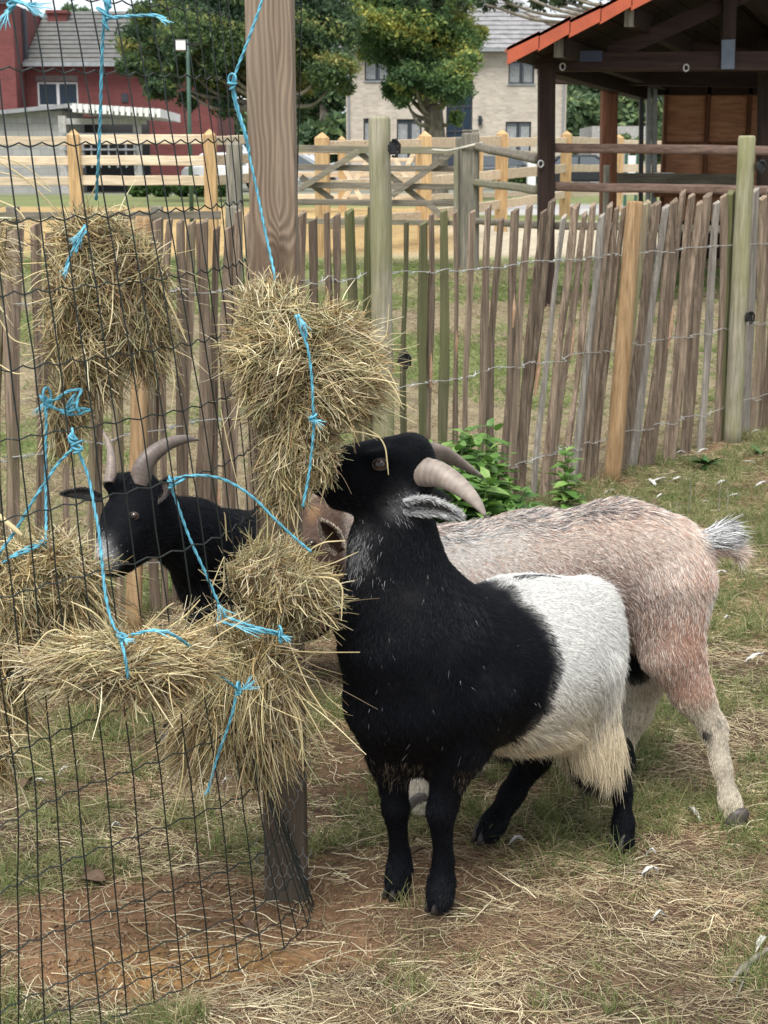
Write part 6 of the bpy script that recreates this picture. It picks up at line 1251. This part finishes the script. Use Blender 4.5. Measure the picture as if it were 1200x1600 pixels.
def nettle(stalks, label, n_st=2, spread=.06, seed=0, sz=1.5, grp=None, gap=.034):
    r_ = random.Random(seed); g = G(stalks[0][0], stalks[0][2]); t = thing('nettle', Vector(g), label, 'plant', grp)
    for (px, py_top, Y) in stalks:
        gg = G(px, Y); top = P(px, py_top, Y)[2]
        for i in range(n_st):
            o3 = gg - g; b = o3 + np.array([r_.uniform(-spread, spread) * .5, r_.uniform(-spread, spread) * .5, -.01]); e = o3 + np.array([r_.uniform(-spread, spread) * 1.3, r_.uniform(-spread, spread), (top - gg[2]) * r_.uniform(.78, 1)])
            pl = crom([b, (b + e) / 2 + (r_.uniform(-.01, .01), r_.uniform(-.01, .01), 0), e], 10); V, F = tubeVF(pl, np.linspace(.003, .0016, len(pl)), 6); o = bpy.data.objects.new('stem', mesh('stem', V, F, True, [M_stem])); C.objects.link(o); o.parent = t
            H_ = top - gg[2]; nn = max(5, int(H_ / gap))
            for j in range(nn):
                f = .3 + .7 * j / (nn - 1); p = pl[min(len(pl) - 1, int(f * (len(pl) - 1)))]; az = (j % 2) * math.pi / 2 + r_.uniform(-.5, .5)
                for q_ in (0, math.pi):
                    me = LM[0 if f < .75 else (1 if f < .93 else 2)]; lo = bpy.data.objects.new('leaf', me); C.objects.link(lo); lo.parent = t; lo.location = Vector(p) + Vector((0, 0, r_.uniform(-.008, .008)))
                    sc_ = r_.uniform(.8, 1.25) * sz; lo.scale = (sc_, sc_, sc_); lo.rotation_euler = (r_.uniform(-.1, .45) + (.5 if f > .93 else 0), r_.uniform(-.3, .3), az + q_)
    return t
NG = 'nettles at the foot of the paling'
nettle([(668, 700, 5.2), (690, 684, 5.3), (655, 705, 5.2), (690, 705, 5.1), (702, 735, 5.0), (675, 715, 5.0)], 'bright green nettle clump just behind the front goat\'s forehead', 3, .06, 51, grp=NG)
nettle([(708, 672, 5.35), (724, 664, 5.4), (742, 668, 5.45), (762, 686, 5.45), (718, 698, 5.2), (745, 705, 5.2)], 'tallest and densest nettle clump, behind the tips of the horns', 3, .06, 52, grp=NG)
nettle([(772, 718, 5.3), (790, 745, 5.25), (765, 745, 5.1), (812, 765, 5.3), (800, 785, 5.1), (738, 740, 5.0)], 'lower spreading nettle clump right of the horn tips', 3, .06, 53, grp=NG)
nettle([(882, 690, 5.78)], 'thin pale nettle growing up among the pales', 2, .03, 80, 1.2)
nettle([(884, 738, 5.72)], 'low nettle tuft at the foot of the pales', 3, .05, 81, 1.2)
M_dock = simple('dark_weed_leaf', (.035, .10, .02), .5, 0, .3, 30)
LD = leaf_mesh('leaf', .11, .03, M_dock, False)
def rosette(px, py, label, n, seed, sc=1.0):
    r_ = random.Random(seed); Y = 4
    for _ in range(40):
        z = float(gz(0, Y)); v = (800 - py) / FP; Y = (CH - z) / (sp - v * cp) * (cp + v * sp)
    g = P(px, py, Y); t = thing('weed', Vector(g), label, 'plant')
    for i in range(n):
        o = bpy.data.objects.new('leaf', LD); C.objects.link(o); o.parent = t; k = sc * r_.uniform(.6, 1.1); o.scale = (k, k, k); o.rotation_euler = (r_.uniform(.15, .8), r_.uniform(-.2, .2), r_.uniform(0, 6.28))
    return t
rosette(1105, 728, 'dark green weed rosette on the grass right of the tan stake', 16, 1, 1.1); rosette(1190, 712, 'dark green weed at the right edge of the grass', 9, 2, .8)
rosette(930, 1575, 'small weed tuft at the bottom edge', 0, 3) if False else None

# ---------------------------------------------------------------- feathers, dead leaves, sticks
def gpt(px, py):
    v = (800 - py) / FP; Y = 3.
    for _ in range(30): Y = (CH - float(gz(0, Y))) / (sp - v * cp) * (cp + v * sp)
    p = P(px, py, Y); p[2] = float(zground(p[0], p[1])); return p
M_feather = simple('white_feather', (.5, .49, .46), .8, 0, .3, 60)
def feather(px, py, L, ang, label, seed, curl=.3):
    r_ = random.Random(seed); g = gpt(px, py) + (0, 0, .006); t = thing('feather', Vector(g), label, 'feather', 'white feathers scattered on the ground'); V = []; F = []; n = 9
    c, s_ = math.cos(ang), math.sin(ang)
    ax = [(x * c, x * s_, .012 * math.sin(i / (n - 1) * 3) + curl * L * (i / (n - 1)) ** 2) for i, x in enumerate(np.linspace(-L / 2, L / 2, n))]
    for i, p in enumerate(ax):
        w_ = L * .15 * math.sin(math.pi * min(1, .12 + i / (n - 1) * .9)) * r_.uniform(.75, 1.2); V += [(p[0] - s_ * w_, p[1] + c * w_, p[2] + r_.uniform(.002, .006)), p, (p[0] + s_ * w_, p[1] - c * w_, p[2] + r_.uniform(.002, .006))]
    for i in range(n - 1): a = 3 * i; F += [(a, a + 1, a + 4, a + 3), (a + 1, a + 2, a + 5, a + 4)]
    o = bpy.data.objects.new('vane', mesh('vane', V, F, True, [M_feather])); C.objects.link(o); o.parent = t
    V, F = tubeVF(np.array([ax[0] - np.array([c, s_, 0]) * L * .15] + ax), .0009, 5); o = bpy.data.objects.new('quill', mesh('quill', V, F, True, [M_feather])); C.objects.link(o); o.parent = t
FE = [(1083, 1283, .05, 2.1, 'curled white feather by the brown goat\'s hind hoof'), (1016, 1365, .045, .3, 'white feather lying in the litter right of the black hoof'), (1017, 1336, .025, -.4, 'tiny white feather just behind the black hoof'), (808, 1313, .04, .2, 'downy grey feather between the black legs'), (1190, 1478, .05, .9, 'white feather on the stick at the right edge'),
      (1018, 752, .09, 1.9, 'upright white feather tuft near the tan stake'), (1028, 750, .09, .2, 'white feather beside the upright one near the stake'), (1060, 748, .08, .2, 'white feather on the grass right of the stake'), (1128, 758, .08, .6, 'white feather in the middle of the right grass'), (1145, 778, .09, .1, 'spread white feather on the right grass'), (1190, 762, .09, .5, 'white feather at the right edge of the grass'), (1062, 708, .07, 0, 'white feather by the litter under the fence'), (1098, 706, .08, .5, 'white feather against the foot of the green post'), (1168, 724, .09, -.4, 'white feather behind the weed rosette'), (1185, 677, .1, .2, 'white feather under the pales far right'), (1032, 772, .05, .4, 'pale feather in the grass above the roan goat\'s back'), (1125, 903, .06, -.1, 'white feather below the roan goat\'s tail'), (1180, 1038, .07, .3, 'pale feather at the right edge level with the hock'), (1136, 975, .03, .2, 'small white feather below the tail'), (1100, 845 - 60, .05, .2, 'small white feather above the rump'), (952, 771, .06, .1, 'white feather on the ridge of grass above the roan goat'),
      (60, 1226, .04, .2, 'pale feather behind the mesh lower left'), (100, 1206, .035, .4, 'small pale feather behind the mesh left'), (355, 1220, .03, .5, 'white downy feather under the hay'), (180, 1290, .03, .2, 'pale feather on the brown litter behind the mesh'), (1030, 1435, .03, .3, 'faint grey feather low on the right grass')]
for i, (x, y, L, a, lab) in enumerate(FE): feather(x, y, L * .8, a, lab, i, random.Random(i).uniform(.0, .35))
M_dead = simple('dead_leaf', (.12, .075, .045), .8, 0, .4, 60)
LDm = leaf_mesh('dead_leaf', .05, .03, M_dead, False, .8)
for i, (x, y, lab) in enumerate([(50, 1222, 'curled dead leaf behind the mesh lower left'), (165, 1375, 'brown dead leaf on the bare soil'), (130, 1372, 'pale brown curled leaf at the edge of the bare soil'), (375, 1438, 'reddish brown dead leaf near the foot of the post'), (640, 1340, 'dead leaf beside the front hooves'), (1060, 905, 'dead leaf on the right grass'), (1020, 790, 'dark dead leaf above the goats\' backs')]):
    g = gpt(x, y); o = bpy.data.objects.new('dead_leaf', LDm); C.objects.link(o); o.location = Vector(g) + Vector((0, 0, .008)); o.rotation_euler = (.3, random.Random(i).uniform(-.5, .5), random.Random(i + 50).uniform(0, 6)); o['label'] = lab; o['category'] = 'leaf'; o['group'] = 'dead leaves on the ground'
sk = thing('stick', Vector(gpt(1175, 1515)), 'knobbly dead stick at the right edge of the litter', 'stick')
a = gpt(1140, 1535); b = gpt(1172, 1512); c = gpt(1215, 1478); MB().tube(crom([a + (0, 0, .006), b + (0, 0, .012), c + (0, 0, .008)], 6), [.003, .005, .004, .005, .007, .005, .0045, .006, .005, .004, .004, .003, .003], 7).obj('stem', M_greyw, sk, True); MB().tube([b + (0, 0, .01), gpt(1150, 1560) + (0, 0, .004)], [.003, .001], 5).obj('twig', M_greyw, sk)
for i, (x, y, h, lab) in enumerate([(1057, 832, .12, 'short dark stalk standing above the roan goat\'s rump'), (1076, 805, .16, 'bare weed stalk in the right grass, left one'), (1122, 800, .16, 'bare weed stalk in the right grass, middle one'), (1135, 800, .1, 'short bare weed stalk, rightmost')]):
    g = gpt(x, y); MB().tube([g, g + (.004, 0, h * .5), g + (0, 0, h)], [.003, .002, .0015], 5).obj('weed_stalk', M_greyw, None, label=lab, category='plant', group='dead stalks in the grass')
